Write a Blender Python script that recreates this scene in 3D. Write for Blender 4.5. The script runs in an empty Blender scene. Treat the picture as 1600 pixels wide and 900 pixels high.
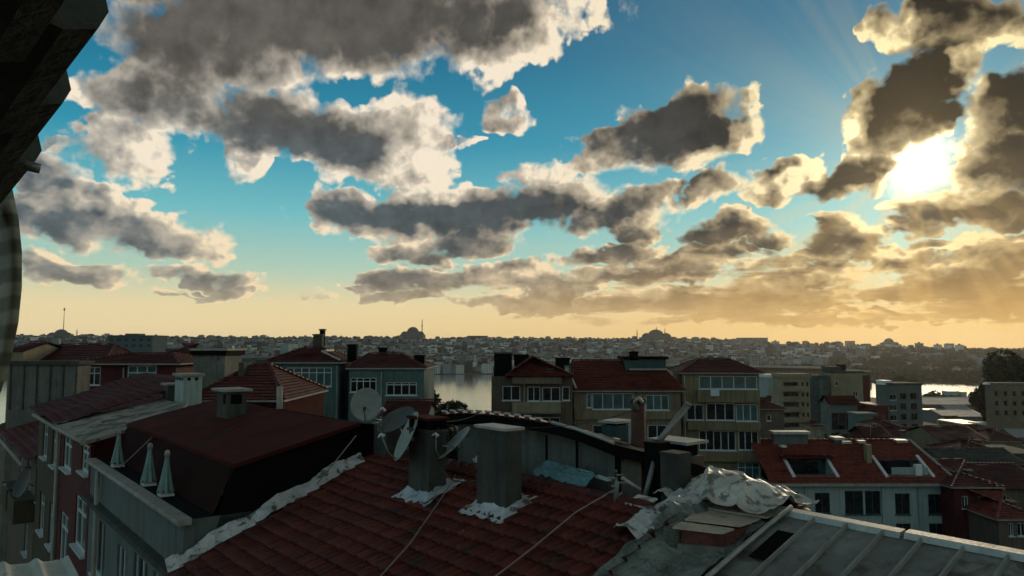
import bpy, bmesh, math, random
from mathutils import Vector, Matrix, noise as mnoise

R = math.radians
scene = bpy.context.scene
col = scene.collection
EYE = 50.0                       # camera height above the water, which lies at z = 0

# ------------------------------------------------------------------ camera
cam_data = bpy.data.cameras.new("camera")
cam_data.sensor_width = 36.0
cam_data.lens = 36.0 * 1164.0 / 1600.0
cam_data.clip_start = 0.05
cam_data.clip_end = 20000.0
cam = bpy.data.objects.new("camera", cam_data)
cam.location = (0, 0, EYE)
cam.rotation_euler = (R(90 + 4.4213), 0, 0)
col.objects.link(cam)
scene.camera = cam

# ------------------------------------------------------------------ exposure
scene.render.engine = 'CYCLES'
scene.view_settings.view_transform = 'Standard'
scene.view_settings.look = 'None'
scene.view_settings.exposure = 0.0
scene.view_settings.gamma = 1.0
scene.cycles.use_denoising = True
scene.cycles.use_adaptive_sampling = True
scene.cycles.adaptive_threshold = 0.02
scene.cycles.adaptive_min_samples = 8
scene.cycles.max_bounces = 6
scene.cycles.diffuse_bounces = 3
scene.cycles.glossy_bounces = 3
scene.cycles.transmission_bounces = 3
scene.cycles.volume_bounces = 1
scene.cycles.caustics_reflective = False
scene.cycles.caustics_refractive = False
scene.cycles.sample_clamp_indirect = 4.0

SUN_AZ, SUN_EL = 28.8, 12.5      # degrees, azimuth clockwise from +Y

# ------------------------------------------------------------------ small node language
class NT:
    def __init__(s, tree):
        s.t = tree
    def node(s, kind, **kw):
        n = s.t.nodes.new(kind)
        for k, v in kw.items():
            setattr(n, k, v)
        return n
    def put(s, sock, v):
        if v is None:
            return
        if isinstance(v, bpy.types.NodeSocket):
            s.t.links.new(v, sock)
        else:
            sock.default_value = v
    def m(s, op, a, b=None, c=None, clamp=False):
        n = s.node('ShaderNodeMath', operation=op, use_clamp=clamp)
        s.put(n.inputs[0], a); s.put(n.inputs[1], b); s.put(n.inputs[2], c)
        return n.outputs[0]
    def v(s, op, a, b=None, scale=None):
        n = s.node('ShaderNodeVectorMath', operation=op)
        s.put(n.inputs[0], a)
        if b is not None: s.put(n.inputs[1], b)
        if scale is not None: s.put(n.inputs['Scale'], scale)
        return n.outputs['Value'] if op in ('LENGTH', 'DOT_PRODUCT', 'DISTANCE') else n.outputs['Vector']
    def add(s, a, b): return s.m('ADD', a, b)
    def sub(s, a, b): return s.m('SUBTRACT', a, b)
    def mul(s, a, b): return s.m('MULTIPLY', a, b)
    def div(s, a, b): return s.m('DIVIDE', a, b)
    def exp(s, a): return s.m('EXPONENT', a)
    def mx(s, a, b): return s.m('MAXIMUM', a, b)
    def mn(s, a, b): return s.m('MINIMUM', a, b)
    def xyz(s, x, y, z=0.0):
        n = s.node('ShaderNodeCombineXYZ')
        s.put(n.inputs[0], x); s.put(n.inputs[1], y); s.put(n.inputs[2], z)
        return n.outputs[0]
    def sep(s, v):
        n = s.node('ShaderNodeSeparateXYZ'); s.put(n.inputs[0], v)
        return n.outputs
    def step(s, x, lo, hi, a=0.0, b=1.0, kind='SMOOTHSTEP'):
        n = s.node('ShaderNodeMapRange', interpolation_type=kind)
        s.put(n.inputs['Value'], x)
        for k, q in zip(('From Min', 'From Max', 'To Min', 'To Max'), (lo, hi, a, b)):
            s.put(n.inputs[k], q)
        return n.outputs['Result']
    def mix(s, f, a, b, blend='MIX'):
        n = s.node('ShaderNodeMix', data_type='RGBA', blend_type=blend)
        s.put(n.inputs['Factor'], f)
        s.put(n.inputs['A'], rgba(a)); s.put(n.inputs['B'], rgba(b))
        return n.outputs['Result']
    def mixf(s, f, a, b):
        n = s.node('ShaderNodeMix', data_type='FLOAT')
        s.put(n.inputs[0], f); s.put(n.inputs[2], a); s.put(n.inputs[3], b)
        return n.outputs[0]
    def ramp(s, f, stops, interp='LINEAR'):
        n = s.node('ShaderNodeValToRGB')
        e = n.color_ramp.elements
        n.color_ramp.interpolation = interp
        while len(e) < len(stops): e.new(0.5)
        for el, (p, c) in zip(e, stops):
            el.position = p; el.color = rgba(c)
        s.put(n.inputs[0], f)
        return n.outputs[0]
    def noise(s, vec, scale, detail=4, rough=0.5, dist=0.0, out='Fac', kind='FBM', dims='3D', lac=2.0):
        n = s.node('ShaderNodeTexNoise', noise_dimensions=dims, noise_type=kind)
        s.put(n.inputs['Vector'], vec); s.put(n.inputs['Scale'], scale)
        s.put(n.inputs['Detail'], detail); s.put(n.inputs['Roughness'], rough)
        s.put(n.inputs['Lacunarity'], lac); s.put(n.inputs['Distortion'], dist)
        return n.outputs[out]

def rgba(c):
    if isinstance(c, bpy.types.NodeSocket): return c
    return (c[0], c[1], c[2], 1.0) if len(c) == 3 else c
def srgb(r, g, b):
    f = lambda x: (x / 255 / 12.92) if x / 255 <= 0.04045 else ((x / 255 + 0.055) / 1.055) ** 2.4
    return (f(r), f(g), f(b), 1.0)

# ------------------------------------------------------------------ sky
# Clouds are laid out by direction: azimuth, elevation, half width, half height (degrees), tilt, thickness
CLOUDS = [
    (-12.02, 24.22, 19.45, 4.47, 4, 1.1),
    (-0.51, 23.61, 6.60, 3.29, 15, 0.8),
    (-22.56, 20.93, 8.21, 3.55, 0, 0.9),
    (-25.81, 17.11, 4.49, 2.53, 0, 0.45),
    (-16.12, 15.70, 8.80, 2.82, -4, 0.85),
    (-7.97, 15.69, 4.67, 3.52, -10, 0.6),
    (-9.90, 13.26, 6.31, 1.89, -6, 0.6),
    (-19.91, 13.13, 1.86, 1.63, 0, 0.4),
    (-27.48, 13.27, 3.35, 2.47, -15, 0.5),
    (-32.30, 11.02, 2.14, 1.85, 0, 0.5),
    (-31.29, 8.62, 4.72, 2.18, 0, 0.55),
    (-25.49, 7.99, 5.06, 1.86, -8, 0.5),
    (-22.15, 7.52, 2.13, 1.27, 0, 0.35),
    (-30.78, 5.07, 4.02, 0.93, -4, 0.4),
    (-22.07, 4.92, 4.46, 1.00, -4, 0.45),
    (-20.32, 3.87, 2.60, 0.55, 0, 0.4),
    (-4.96, 10.03, 10.62, 2.04, 3, 0.85),
    (-12.01, 10.09, 4.05, 1.53, -4, 0.7),
    (2.99, 10.88, 5.46, 1.94, 6, 0.75),
    (7.91, 9.97, 5.37, 1.35, 4, 0.6),
    (-3.22, 8.10, 3.96, 1.22, 0, 0.6),
    (-6.91, 7.56, 5.38, 0.97, 0, 0.4),
    (-7.37, 5.26, 5.59, 1.27, 0, 0.6),
    (-1.48, 5.50, 7.41, 1.18, 2, 0.5),
    (-7.84, 3.79, 4.36, 0.78, 0, 0.5),
    (0.99, 3.44, 5.42, 0.79, 0, 0.4),
    (13.07, 15.91, 5.62, 3.04, 12, 0.95),
    (16.57, 15.21, 2.21, 1.82, -20, 0.6),
    (7.72, 14.76, 4.18, 1.79, 20, 0.45),
    (2.25, 13.11, 2.49, 1.20, 10, 0.35),
    (-0.25, 17.48, 2.61, 1.40, -8, 0.35),
    (15.11, 11.74, 2.88, 1.31, 8, 0.6),
    (9.87, 11.02, 3.38, 1.24, 10, 0.5),
    (16.88, 8.37, 4.32, 1.13, 3, 0.7),
    (16.89, 9.17, 1.82, 1.03, 0, 0.5),
    (19.77, 7.87, 2.20, 0.69, 0, 0.5),
    (24.66, 7.69, 2.54, 1.78, -15, 0.75),
    (7.88, 7.06, 4.86, 1.07, 6, 0.5),
    (11.70, 5.53, 6.64, 1.16, 4, 0.6),
    (4.93, 4.90, 5.88, 0.88, 2, 0.4),
    (14.54, 6.66, 5.57, 0.95, 3, 0.5),
    (31.45, 21.03, 5.17, 2.01, -4, 1),
    (27.38, 21.21, 1.92, 1.52, 0, 0.5),
    (29.79, 17.55, 4.18, 2.51, 25, 1.1),
    (34.07, 15.22, 3.80, 2.95, 0, 1.1),
    (27.17, 15.65, 2.98, 2.95, 35, 1),
    (29.88, 15.19, 2.64, 0.99, -10, 0.9),
    (26.76, 12.19, 0.96, 1.98, 0, 0.8),
    (32.59, 12.01, 1.63, 2.12, 0, 0.9),
    (29.09, 9.54, 1.90, 0.60, 0, 0.5),
    (25.43, 12.19, 2.65, 1.83, 15, 1),
    (20.55, 12.31, 2.54, 1.63, 20, 0.8),
    (19.20, 11.36, 1.78, 1.01, 0, 0.7),
    (23.55, 11.70, 2.94, 1.11, 10, 0.7),
    (33.58, 12.08, 2.60, 2.10, 0, 1),
    (31.68, 9.30, 3.97, 1.50, 6, 0.85),
    (34.46, 8.53, 2.71, 1.62, 0, 0.8),
    (31.88, 5.22, 5.35, 1.59, 6, 0.8),
    (21.21, 4.58, 5.58, 1.19, 4, 0.55),
    (25.74, 3.45, 5.60, 0.89, 2, 0.6),
    (18.10, 3.03, 5.34, 0.65, 2, 0.4),
    (33.17, 2.47, 4.14, 1.07, 4, 0.6),
    (28.19, 6.07, 2.31, 0.95, 10, 0.5),
    (3.45, 4.17, 3.44, 0.69, 4, 0.5),
    (7.84, 3.40, 3.87, 0.58, 0, 0.45),
    (12.62, 3.93, 2.82, 0.58, 0, 0.5),
    (22.82, 1.81, 5.01, 0.54, 0, 0.4),
    (28.03, 1.73, 3.45, 0.52, 3, 0.45),
    (14.45, 2.14, 5.54, 0.43, 0, 0.35),
    (9.84, 8.71, 2.17, 0.77, 5, 0.5),
    (13.69, 10.97, 1.88, 0.85, 10, 0.5),
    (-31.48, 13.19, 1.09, 0.57, 0, 0.2),
    (-29.26, 13.90, 0.69, 0.33, 0, 0.15),
    (-14.48, 3.42, 1.39, 0.29, 0, 0.2),
    (-3.00, 15.34, 1.00, 0.57, 20, 0.25),
    (-11.68, 4.33, 1.89, 0.58, 0, 0.4),
    (-23.29, 3.61, 2.50, 0.45, 0, 0.35),
    (23.04, 9.05, 1.26, 0.63, 0, 0.4),
    (29.04, 8.18, 2.28, 0.86, 5, 0.5),
    (30.30, 6.80, 1.85, 0.59, 0, 0.5),
    (21.69, 6.40, 2.57, 0.64, 0, 0.5),
    (34.33, 5.69, 2.03, 0.81, 0, 0.6),
]

# Painted cloud light: brighter (positive) and darker (negative) patches, laid out the same way
CLOUD_LIGHT = [
    (-7.24, 16.18, 3.46, 3.74, 0, 0.75),
    (0.51, 21.38, 7.58, 1.71, 16, 0.75),
    (-9.97, 18.61, 7.82, 1.00, 6, 0.7),
    (3.55, 23.78, 2.27, 2.62, 0, 0.5),
    (-26.68, 13.15, 2.80, 2.66, -20, 0.8),
    (-19.68, 12.69, 1.99, 1.54, 0, 0.7),
    (-10.85, 12.27, 9.15, 1.14, -4, 0.6),
    (-5.97, 13.14, 2.97, 1.91, 10, 0.5),
    (-22.57, 7.49, 3.17, 1.27, -10, 0.6),
    (-29.47, 9.64, 4.91, 0.68, 0, 0.45),
    (-22.09, 5.56, 4.67, 0.64, 0, 0.5),
    (-31.16, 5.47, 3.26, 0.59, 0, 0.4),
    (3.50, 13.57, 4.48, 1.53, 12, 0.8),
    (12.79, 13.60, 5.23, 0.65, 10, 0.6),
    (17.95, 15.10, 1.00, 2.03, 0, 0.6),
    (25.13, 15.48, 1.32, 2.66, -50, 0.8),
    (27.18, 21.04, 1.69, 1.37, 0, 0.9),
    (22.32, 13.37, 3.00, 0.89, 35, 0.8),
    (18.31, 11.41, 4.05, 1.20, 10, 0.75),
    (7.93, 12.13, 3.92, 1.05, 8, 0.6),
    (-9.83, 8.14, 4.34, 1.16, 0, 0.6),
    (-11.73, 6.98, 2.38, 1.15, 0, 0.5),
    (1.98, 5.65, 7.90, 0.89, 4, 0.55),
    (14.13, 9.76, 5.61, 0.76, 5, 0.5),
    (33.53, 18.85, 2.46, 0.85, 20, 0.7),
    (32.01, 16.97, 0.91, 1.99, 10, 0.6),
    (29.12, 10.31, 4.57, 0.94, 0, 0.7),
    (18.18, 6.31, 8.94, 0.65, 0, 0.5),
    (27.38, 5.02, 6.24, 0.70, 8, 0.6),
    (14.49, 4.28, 10.18, 0.57, 0, 0.5),
    (-0.50, 17.48, 2.51, 1.40, 0, 0.7),
    (29.76, 7.26, 3.37, 1.07, 0, 0.5),
    (-15.83, 23.02, 12.22, 2.13, 0, -0.25),
    (-14.70, 14.88, 5.16, 1.29, 0, -0.3),
    (13.31, 16.12, 3.80, 1.84, 12, -0.3),
    (30.89, 16.76, 4.45, 2.02, 0, -0.3),
    (-3.97, 9.80, 8.41, 1.36, 0, -0.3),
    (23.96, 11.66, 2.50, 1.15, 0, -0.3),
]

def build_world():
    w = bpy.data.worlds.new("World")
    scene.world = w
    w.use_nodes = True
    t = w.node_tree
    t.nodes.clear()
    n = NT(t)
    d = n.node('ShaderNodeTexCoord').outputs['Generated']
    dx, dy, dz = n.sep(d)
    az = n.mul(n.m('ARCTAN2', dx, dy), 57.29578)
    el = n.mul(n.m('ARCSINE', dz), 57.29578)
    P = n.xyz(az, el)
    # sun direction
    s_az, s_el = R(SUN_AZ), R(SUN_EL)
    sv = (math.sin(s_az) * math.cos(s_el), math.cos(s_az) * math.cos(s_el), math.sin(s_el))
    ang = n.mul(n.m('ARCCOSINE', n.mn(n.v('DOT_PRODUCT', d, sv), 0.99999)), 57.29578)
    # detail coordinates: clouds get smaller and flatter towards the horizon
    elp = n.mx(el, -2.0)
    lg = n.mul(n.m('LOGARITHM', n.add(elp, 7.0), math.e), 17.0)
    Q = n.xyz(az, n.mul(n.add(lg, el), 0.62), 0.0)

    def field(P, Q, fine=True):
        w1 = n.v('SUBTRACT', n.noise(Q, 0.13, 2, 0.5, out='Color', dims='2D'), (0.5, 0.5, 0.5))
        w2 = n.v('SUBTRACT', n.noise(Q, 0.5, 2, 0.55, out='Color', dims='2D'), (0.5, 0.5, 0.5))
        Pw = n.v('ADD', P, n.v('MULTIPLY', w1, (4.0, 2.6, 0.0)))
        Pw = n.v('ADD', Pw, n.v('MULTIPLY', w2, (2.6, 1.8, 0.0)))
        Pw = n.v('MULTIPLY', Pw, (1, 1, 0))
        acc = None
        for (a0, e0, ra, re, rot, th) in CLOUDS:
            mp = n.node('ShaderNodeMapping', vector_type='TEXTURE')
            if acc is None:
                n.put(mp.inputs['Vector'], Pw)
            else:                       # chained, so that the shader keeps few values alive at once
                ma = n.node('ShaderNodeVectorMath', operation='MULTIPLY_ADD')
                n.put(ma.inputs[0], acc); ma.inputs[1].default_value = (0, 0, 1e-6); n.put(ma.inputs[2], Pw)
                n.put(mp.inputs['Vector'], ma.outputs[0])
            mp.inputs['Location'].default_value = (a0, e0, 0)
            mp.inputs['Rotation'].default_value = (0, 0, R(rot))
            mp.inputs['Scale'].default_value = (ra, re, 1)
            f = n.mn(n.m('MULTIPLY_ADD', n.v('LENGTH', mp.outputs[0]), -1.15, 1.15), th)
            acc = f if acc is None else n.m('SMOOTH_MAX', acc, f, 0.12)
        # unseen sky: cloud added thick overhead to dim the roofs, sparse lower down
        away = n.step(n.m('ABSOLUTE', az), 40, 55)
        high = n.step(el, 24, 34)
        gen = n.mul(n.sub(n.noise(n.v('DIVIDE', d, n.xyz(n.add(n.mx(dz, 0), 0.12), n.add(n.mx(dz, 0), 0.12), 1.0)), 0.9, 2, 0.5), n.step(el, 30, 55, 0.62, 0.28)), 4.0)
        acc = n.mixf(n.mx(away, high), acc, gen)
        # banks of small flat cloud just above the horizon
        flat = n.noise(n.xyz(n.mul(az, 0.10), n.mul(el, 0.75), 3.0), 1.0, 4, 0.55)
        band = n.mul(n.step(el, 0.3, 2.0), n.step(el, 4.5, 9.5, 1.0, 0.0))
        band = n.mul(band, n.step(az, -14, 10))
        acc = n.mx(acc, n.mul(n.sub(n.mul(flat, band), 0.38), 2.6))
        # cauliflower and wisp detail
        vo = n.node('ShaderNodeTexVoronoi', feature='F1', voronoi_dimensions='2D', normalize=False)
        wq = n.v('ADD', Q, n.v('SCALE', n.v('SUBTRACT', n.noise(Q, 0.9, 1, 0.5, out='Color', dims='2D'), (0.5, 0.5, 0.5)), scale=1.2))
        n.put(vo.inputs['Vector'], wq)
        vo.inputs['Scale'].default_value = 0.50
        vo.inputs['Detail'].default_value = 3.0 if fine else 2.0
        vo.inputs['Roughness'].default_value = 0.42
        vo.inputs['Lacunarity'].default_value = 2.3
        bil = n.sub(0.62, vo.outputs['Distance'])
        fb = n.sub(n.noise(Q, 0.30, 7, 0.55, dims='2D'), 0.5)
        return n.add(n.add(acc, 0.07), n.add(n.mul(bil, 0.34), n.mul(fb, 0.78))), acc

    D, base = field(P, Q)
    # towards the sun
    tow = n.v('NORMALIZE', n.v('SUBTRACT', (SUN_AZ, SUN_EL, 0), P))
    off = n.v('SCALE', tow, scale=n.mn(n.mul(ang, 0.2), 0.75))
    D2, base2 = field(n.v('ADD', P, off), n.v('ADD', Q, off), False)
    # ---- clear sky: Nishita graded to the teal of the evening
    sky = n.node('ShaderNodeTexSky', sky_type='NISHITA', sun_disc=False)
    sky.sun_elevation = R(SUN_EL); sky.sun_rotation = R(SUN_AZ)
    sky.air_density = 1.0; sky.dust_density = 1.2; sky.ozone_density = 2.0
    grad = n.ramp(n.div(n.mx(el, 0), 30.0), [
        (0.0, srgb(238, 206, 144)), (0.10, srgb(232, 214, 166)), (0.19, srgb(178, 206, 184)),
        (0.33, srgb(112, 188, 194)), (0.50, srgb(48, 146, 172)), (0.72, srgb(22, 110, 142)), (1.0, srgb(14, 82, 118))])
    back = n.step(n.m('ABSOLUTE', az), 60, 105)  # unseen sky behind the camera, made pale teal to light the facades
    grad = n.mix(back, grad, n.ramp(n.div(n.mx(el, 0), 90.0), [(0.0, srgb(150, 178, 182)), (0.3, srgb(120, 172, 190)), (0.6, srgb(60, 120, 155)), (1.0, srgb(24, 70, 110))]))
    nis = n.mix(1.0, n.v('SCALE', sky.outputs[0], scale=0.1), (0.7, 1.0, 1.15), 'MULTIPLY')
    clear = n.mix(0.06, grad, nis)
    # warm light round the sun, with rays
    rel = n.v('SUBTRACT', P, (SUN_AZ, SUN_EL, 0))
    rx, ry, rz = n.sep(rel)
    th = n.m('ARCTAN2', ry, rx)
    ray = n.noise(n.xyz(n.m('COSINE', th), n.m('SINE', th), 0.0), 3.2, 3, 0.6)
    rays = n.step(ray, 0.40, 0.64, 0.2, 1.5)
    g_wide = n.exp(n.mul(ang, -1 / 11.0))
    g_mid = n.exp(n.mul(ang, -1 / 4.0))
    wob = n.noise(Q, 0.45, 3, 0.6, dims='2D')
    gc = n.exp(n.mul(n.m('POWER', n.div(n.mul(ang, n.add(0.55, wob)), 1.6), 2.0), -1.0))
    low = n.step(el, 0, 14, 1.0, 0.0)
    glow_amt = n.mul(g_wide, n.mul(rays, n.add(0.16, n.mul(low, 0.85))))
    clear = n.mix(n.mn(n.mul(glow_amt, 0.85), 0.9), clear, srgb(246, 204, 128))
    # ---- cloud light
    thick = n.mx(n.add(n.mul(D, 0.62), n.mul(n.add(base, 0.10), 0.45)), 0.0)
    thick = n.mul(thick, n.step(n.noise(n.v('ADD', Q, (60.0, 9.0, 0.0)), 0.16, 4, 0.6, dims='2D'), 0.3, 0.7, 0.45, 1.35, 'LINEAR'))
    T = n.exp(n.mul(thick, -3.6))
    Ls = n.exp(n.mul(n.mx(n.add(n.mul(D2, 0.5), n.mul(base2, 0.5)), 0.0), -2.6))
    relief = n.step(n.sub(D, D2), -0.25, 0.30, -0.10, 0.22, 'LINEAR')
    lit = n.mul(n.add(n.mul(T, 0.62), n.mul(Ls, 0.38)), n.add(0.55, n.mul(Ls, 0.55)))
    wq = n.v('SUBTRACT', n.noise(Q, 0.28, 3, 0.6, out='Color', dims='2D'), (0.5, 0.5, 0.5))
    Pt = n.v('MULTIPLY', n.v('ADD', P, n.v('MULTIPLY', wq, (6.0, 4.0, 0.0))), (1, 1, 0))
    extra = None
    for (a0, e0, ra, re, rot, amt) in CLOUD_LIGHT:
        mp = n.node('ShaderNodeMapping', vector_type='TEXTURE')
        if extra is None:
            n.put(mp.inputs['Vector'], Pt)
        else:
            ma = n.node('ShaderNodeVectorMath', operation='MULTIPLY_ADD')
            n.put(ma.inputs[0], extra); ma.inputs[1].default_value = (0, 0, 1e-6); n.put(ma.inputs[2], Pt)
            n.put(mp.inputs['Vector'], ma.outputs[0])
        mp.inputs['Location'].default_value = (a0, e0, 0)
        mp.inputs['Rotation'].default_value = (0, 0, R(rot))
        mp.inputs['Scale'].default_value = (ra * 1.3, re * 1.3, 1)
        f = n.mx(n.sub(1.0, n.v('LENGTH', mp.outputs[0])), 0.0)
        extra = n.m('MULTIPLY_ADD', f, amt * 0.85, 0.0 if extra is None else extra)
    lit = n.add(lit, n.mul(relief, n.step(thick, 0.02, 0.3, 1.0, 0.55)))
    puff = n.noise(Q, 0.5, 5, 0.55, dims='2D')
    lit = n.add(lit, n.mul(extra, n.add(0.1, n.mul(puff, 1.8))))
    tex = n.noise(n.v('ADD', Q, (31.0, 7.0, 0.0)), 0.38, 5, 0.6, dims='2D')
    lit = n.mul(lit, n.step(tex, 0.25, 0.72, 0.55, 1.25, 'LINEAR'))
    sunside = n.step(az, -30, 30)
    bright = n.mix(n.step(az, -5, 30), srgb(255, 240, 216), srgb(255, 234, 178))
    bright = n.mix(n.mul(low, 0.7), bright, srgb(252, 218, 150))
    bright = n.v('SCALE', bright, scale=n.add(0.92, n.mul(g_mid, 1.3)))
    dark = n.mix(n.step(el, 12, 19), srgb(84, 95, 100), srgb(92, 89, 84))
    dark = n.mix(sunside, dark, srgb(60, 59, 56))
    dark = n.mix(n.mul(n.step(el, 8, 15), n.step(az, 8, 26)), dark, srgb(30, 30, 28))
    dark = n.mix(n.step(el, 0, 9, 0.6, 0.0), dark, n.mix(sunside, srgb(170, 158, 140), srgb(166, 134, 92)))
    dark = n.v('SCALE', dark, scale=n.step(n.add(n.mul(tex, 0.5), n.mul(puff, 0.5)), 0.3, 0.7, 0.72, 1.45, 'LINEAR'))
    shape = n.step(lit, 0.04, 0.78)
    cl = n.mix(shape, dark, bright)
    mid = n.mix(sunside, srgb(160, 158, 153), srgb(150, 126, 94))
    cl = n.mix(n.mul(n.mul(shape, n.sub(1.0, shape)), 1.6), cl, mid)
    cl = n.mix(n.mul(low, n.mul(g_wide, n.mul(rays, 0.6))), cl, srgb(240, 196, 118))
    soft = n.step(n.noise(n.v('ADD', Q, (5.0, 40.0, 0.0)), 0.22, 3, 0.6, dims='2D'), 0.35, 0.65, 0.13, 0.52)
    alpha = n.m('POWER', n.step(n.div(n.add(D, 0.02), soft), 0.0, 1.0), 0.85)
    # ground haze veils the low clouds
    fin = n.mix(alpha, clear, cl)
    veil = n.step(el, 0.0, n.add(5.0, n.mul(sunside, 1.5)), 0.70, 0.0)
    fin = n.mix(veil, fin, n.mix(sunside, srgb(244, 224, 178), srgb(238, 186, 100)))
    # the sun burning through thin cloud
    burn = n.mul(gc, n.step(D, 0.02, 0.42, 1.0, 0.02))
    fin = n.v('ADD', fin, n.v('SCALE', (1.0, 0.86, 0.58), scale=n.mul(burn, 2.6)))
    fin = n.v('ADD', fin, n.v('SCALE', (1.0, 0.72, 0.34), scale=n.mul(g_mid, n.mul(0.34, n.sub(1.0, n.mul(alpha, 0.5))))))
    # below the horizon
    fin = n.mix(n.step(el, -2.0, -0.2), srgb(70, 66, 58), fin)
    bg = n.node('ShaderNodeBackground')
    n.put(bg.inputs['Color'], n.v('SCALE', fin, scale=10.0))
    bg.inputs['Strength'].default_value = 0.1
    out = n.node('ShaderNodeOutputWorld')
    t.links.new(bg.outputs[0], out.inputs['Surface'])
    w.cycles.sampling_method = 'MANUAL'
    w.cycles.sample_map_resolution = 1024
build_world()

sun_data = bpy.data.lights.new("sun", 'SUN')
sun_data.energy = 0.9
sun_data.angle = R(10.0)
sun_data.color = (1.0, 0.80, 0.55)
sun = bpy.data.objects.new("sun", sun_data)
col.objects.link(sun)
sun.rotation_euler = Vector((-math.sin(R(SUN_AZ)) * math.cos(R(SUN_EL)), -math.cos(R(SUN_AZ)) * math.cos(R(SUN_EL)), -math.sin(R(SUN_EL)))).to_track_quat('-Z', 'Y').to_euler()

# ------------------------------------------------------------------ materials
MATS = {}
def mat(name, c, rough=0.8, var=0.25, scale=1.2, fine=9.0, bump=0.15, metal=0.0, spec=0.35, streak=0.0, dirt=None, dirt_at=(0.55, 0.75), c2=None, coat=0.0):
    if name in MATS: return MATS[name]
    m = bpy.data.materials.new(name); m.use_nodes = True
    t = m.node_tree; t.nodes.clear(); n = NT(t)
    pos = n.node('ShaderNodeNewGeometry').outputs['Position']
    big = n.noise(pos, scale, 5, 0.6)
    sm = n.noise(pos, scale * fine, 4, 0.6)
    lo = tuple(x * (1 - var) for x in c[:3]); hi = tuple(x * (1 + var) for x in (c2 or c)[:3])
    cc = n.mix(n.step(n.add(n.mul(big, 0.65), n.mul(sm, 0.35)), 0.3, 0.7), lo, hi)
    if streak:
        px, py, pz = n.sep(pos)
        st = n.noise(n.xyz(n.mul(px, 5.0), n.mul(py, 5.0), n.mul(pz, 0.35)), 1.0, 4, 0.6)
        cc = n.mix(n.mul(n.step(st, 0.44, 0.66), streak), cc, tuple(x * 0.35 for x in c[:3]))
    if dirt:
        dn = n.noise(pos, scale * 2.3, 6, 0.65, 0.4)
        cc = n.mix(n.step(dn, *dirt_at), cc, dirt)
    b = n.node('ShaderNodeBsdfPrincipled')
    n.put(b.inputs['Base Color'], cc)
    n.put(b.inputs['Roughness'], n.step(sm, 0.2, 0.8, max(rough - 0.12, 0.02), min(rough + 0.12, 1.0), 'LINEAR'))
    b.inputs['Metallic'].default_value = metal
    b.inputs['Specular IOR Level'].default_value = spec
    b.inputs['Coat Weight'].default_value = coat
    if bump:
        bn = n.node('ShaderNodeBump'); bn.inputs['Strength'].default_value = bump; bn.inputs['Distance'].default_value = 0.05
        n.put(bn.inputs['Height'], n.add(n.mul(sm, 0.6), big)); n.put(b.inputs['Normal'], bn.outputs[0])
    o = n.node('ShaderNodeOutputMaterial'); t.links.new(b.outputs[0], o.inputs[0])
    MATS[name] = m
    return m

def tile_mat(name, c, c_alt, rough=0.6, moss=(0.020, 0.015, 0.010)):
    m = bpy.data.materials.new(name); m.use_nodes = True
    t = m.node_tree; t.nodes.clear(); n = NT(t)
    uv = n.node('ShaderNodeUVMap').outputs[0]
    pos = n.node('ShaderNodeNewGeometry').outputs['Position']
    wn = n.node('ShaderNodeTexWhiteNoise', noise_dimensions='2D'); n.put(wn.inputs['Vector'], n.v('FLOOR', uv))
    big = n.noise(pos, 0.5, 5, 0.6); sm = n.noise(pos, 14.0, 4, 0.6)
    cc = n.mix(n.step(n.add(n.mul(wn.outputs[0], 0.25), n.mul(big, 0.75)), 0.2, 0.8), c, c_alt)
    cc = n.mix(n.mul(n.step(n.noise(pos, 1.6, 6, 0.72), 0.50, 0.66), 0.75), cc, moss)
    pale = n.mul(n.step(n.noise(pos, 7.0, 5, 0.7), 0.63, 0.72), 0.5)
    cc = n.mix(pale, cc, tuple(0.10 + x * 0.8 for x in c[:3]))
    cc = n.v('SCALE', cc, scale=n.step(wn.outputs[0], 0.0, 1.0, 0.82, 1.14, 'LINEAR'))
    cc = n.v('SCALE', cc, scale=n.step(sm, 0.2, 0.8, 0.65, 1.25, 'LINEAR'))
    b = n.node('ShaderNodeBsdfPrincipled'); n.put(b.inputs['Base Color'], cc)
    b.inputs['Roughness'].default_value = rough; b.inputs['Specular IOR Level'].default_value = 0.22
    bn = n.node('ShaderNodeBump'); bn.inputs['Strength'].default_value = 0.3; bn.inputs['Distance'].default_value = 0.02
    n.put(bn.inputs['Height'], sm); n.put(b.inputs['Normal'], bn.outputs[0])
    o = n.node('ShaderNodeOutputMaterial'); t.links.new(b.outputs[0], o.inputs[0])
    MATS[name] = m
    return m

def glass_mat(name, c, rough=0.12, spec=0.5):
    return mat(name, c, rough, 0.3, 0.6, 2.0, 0.0, 0.0, spec)

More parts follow.
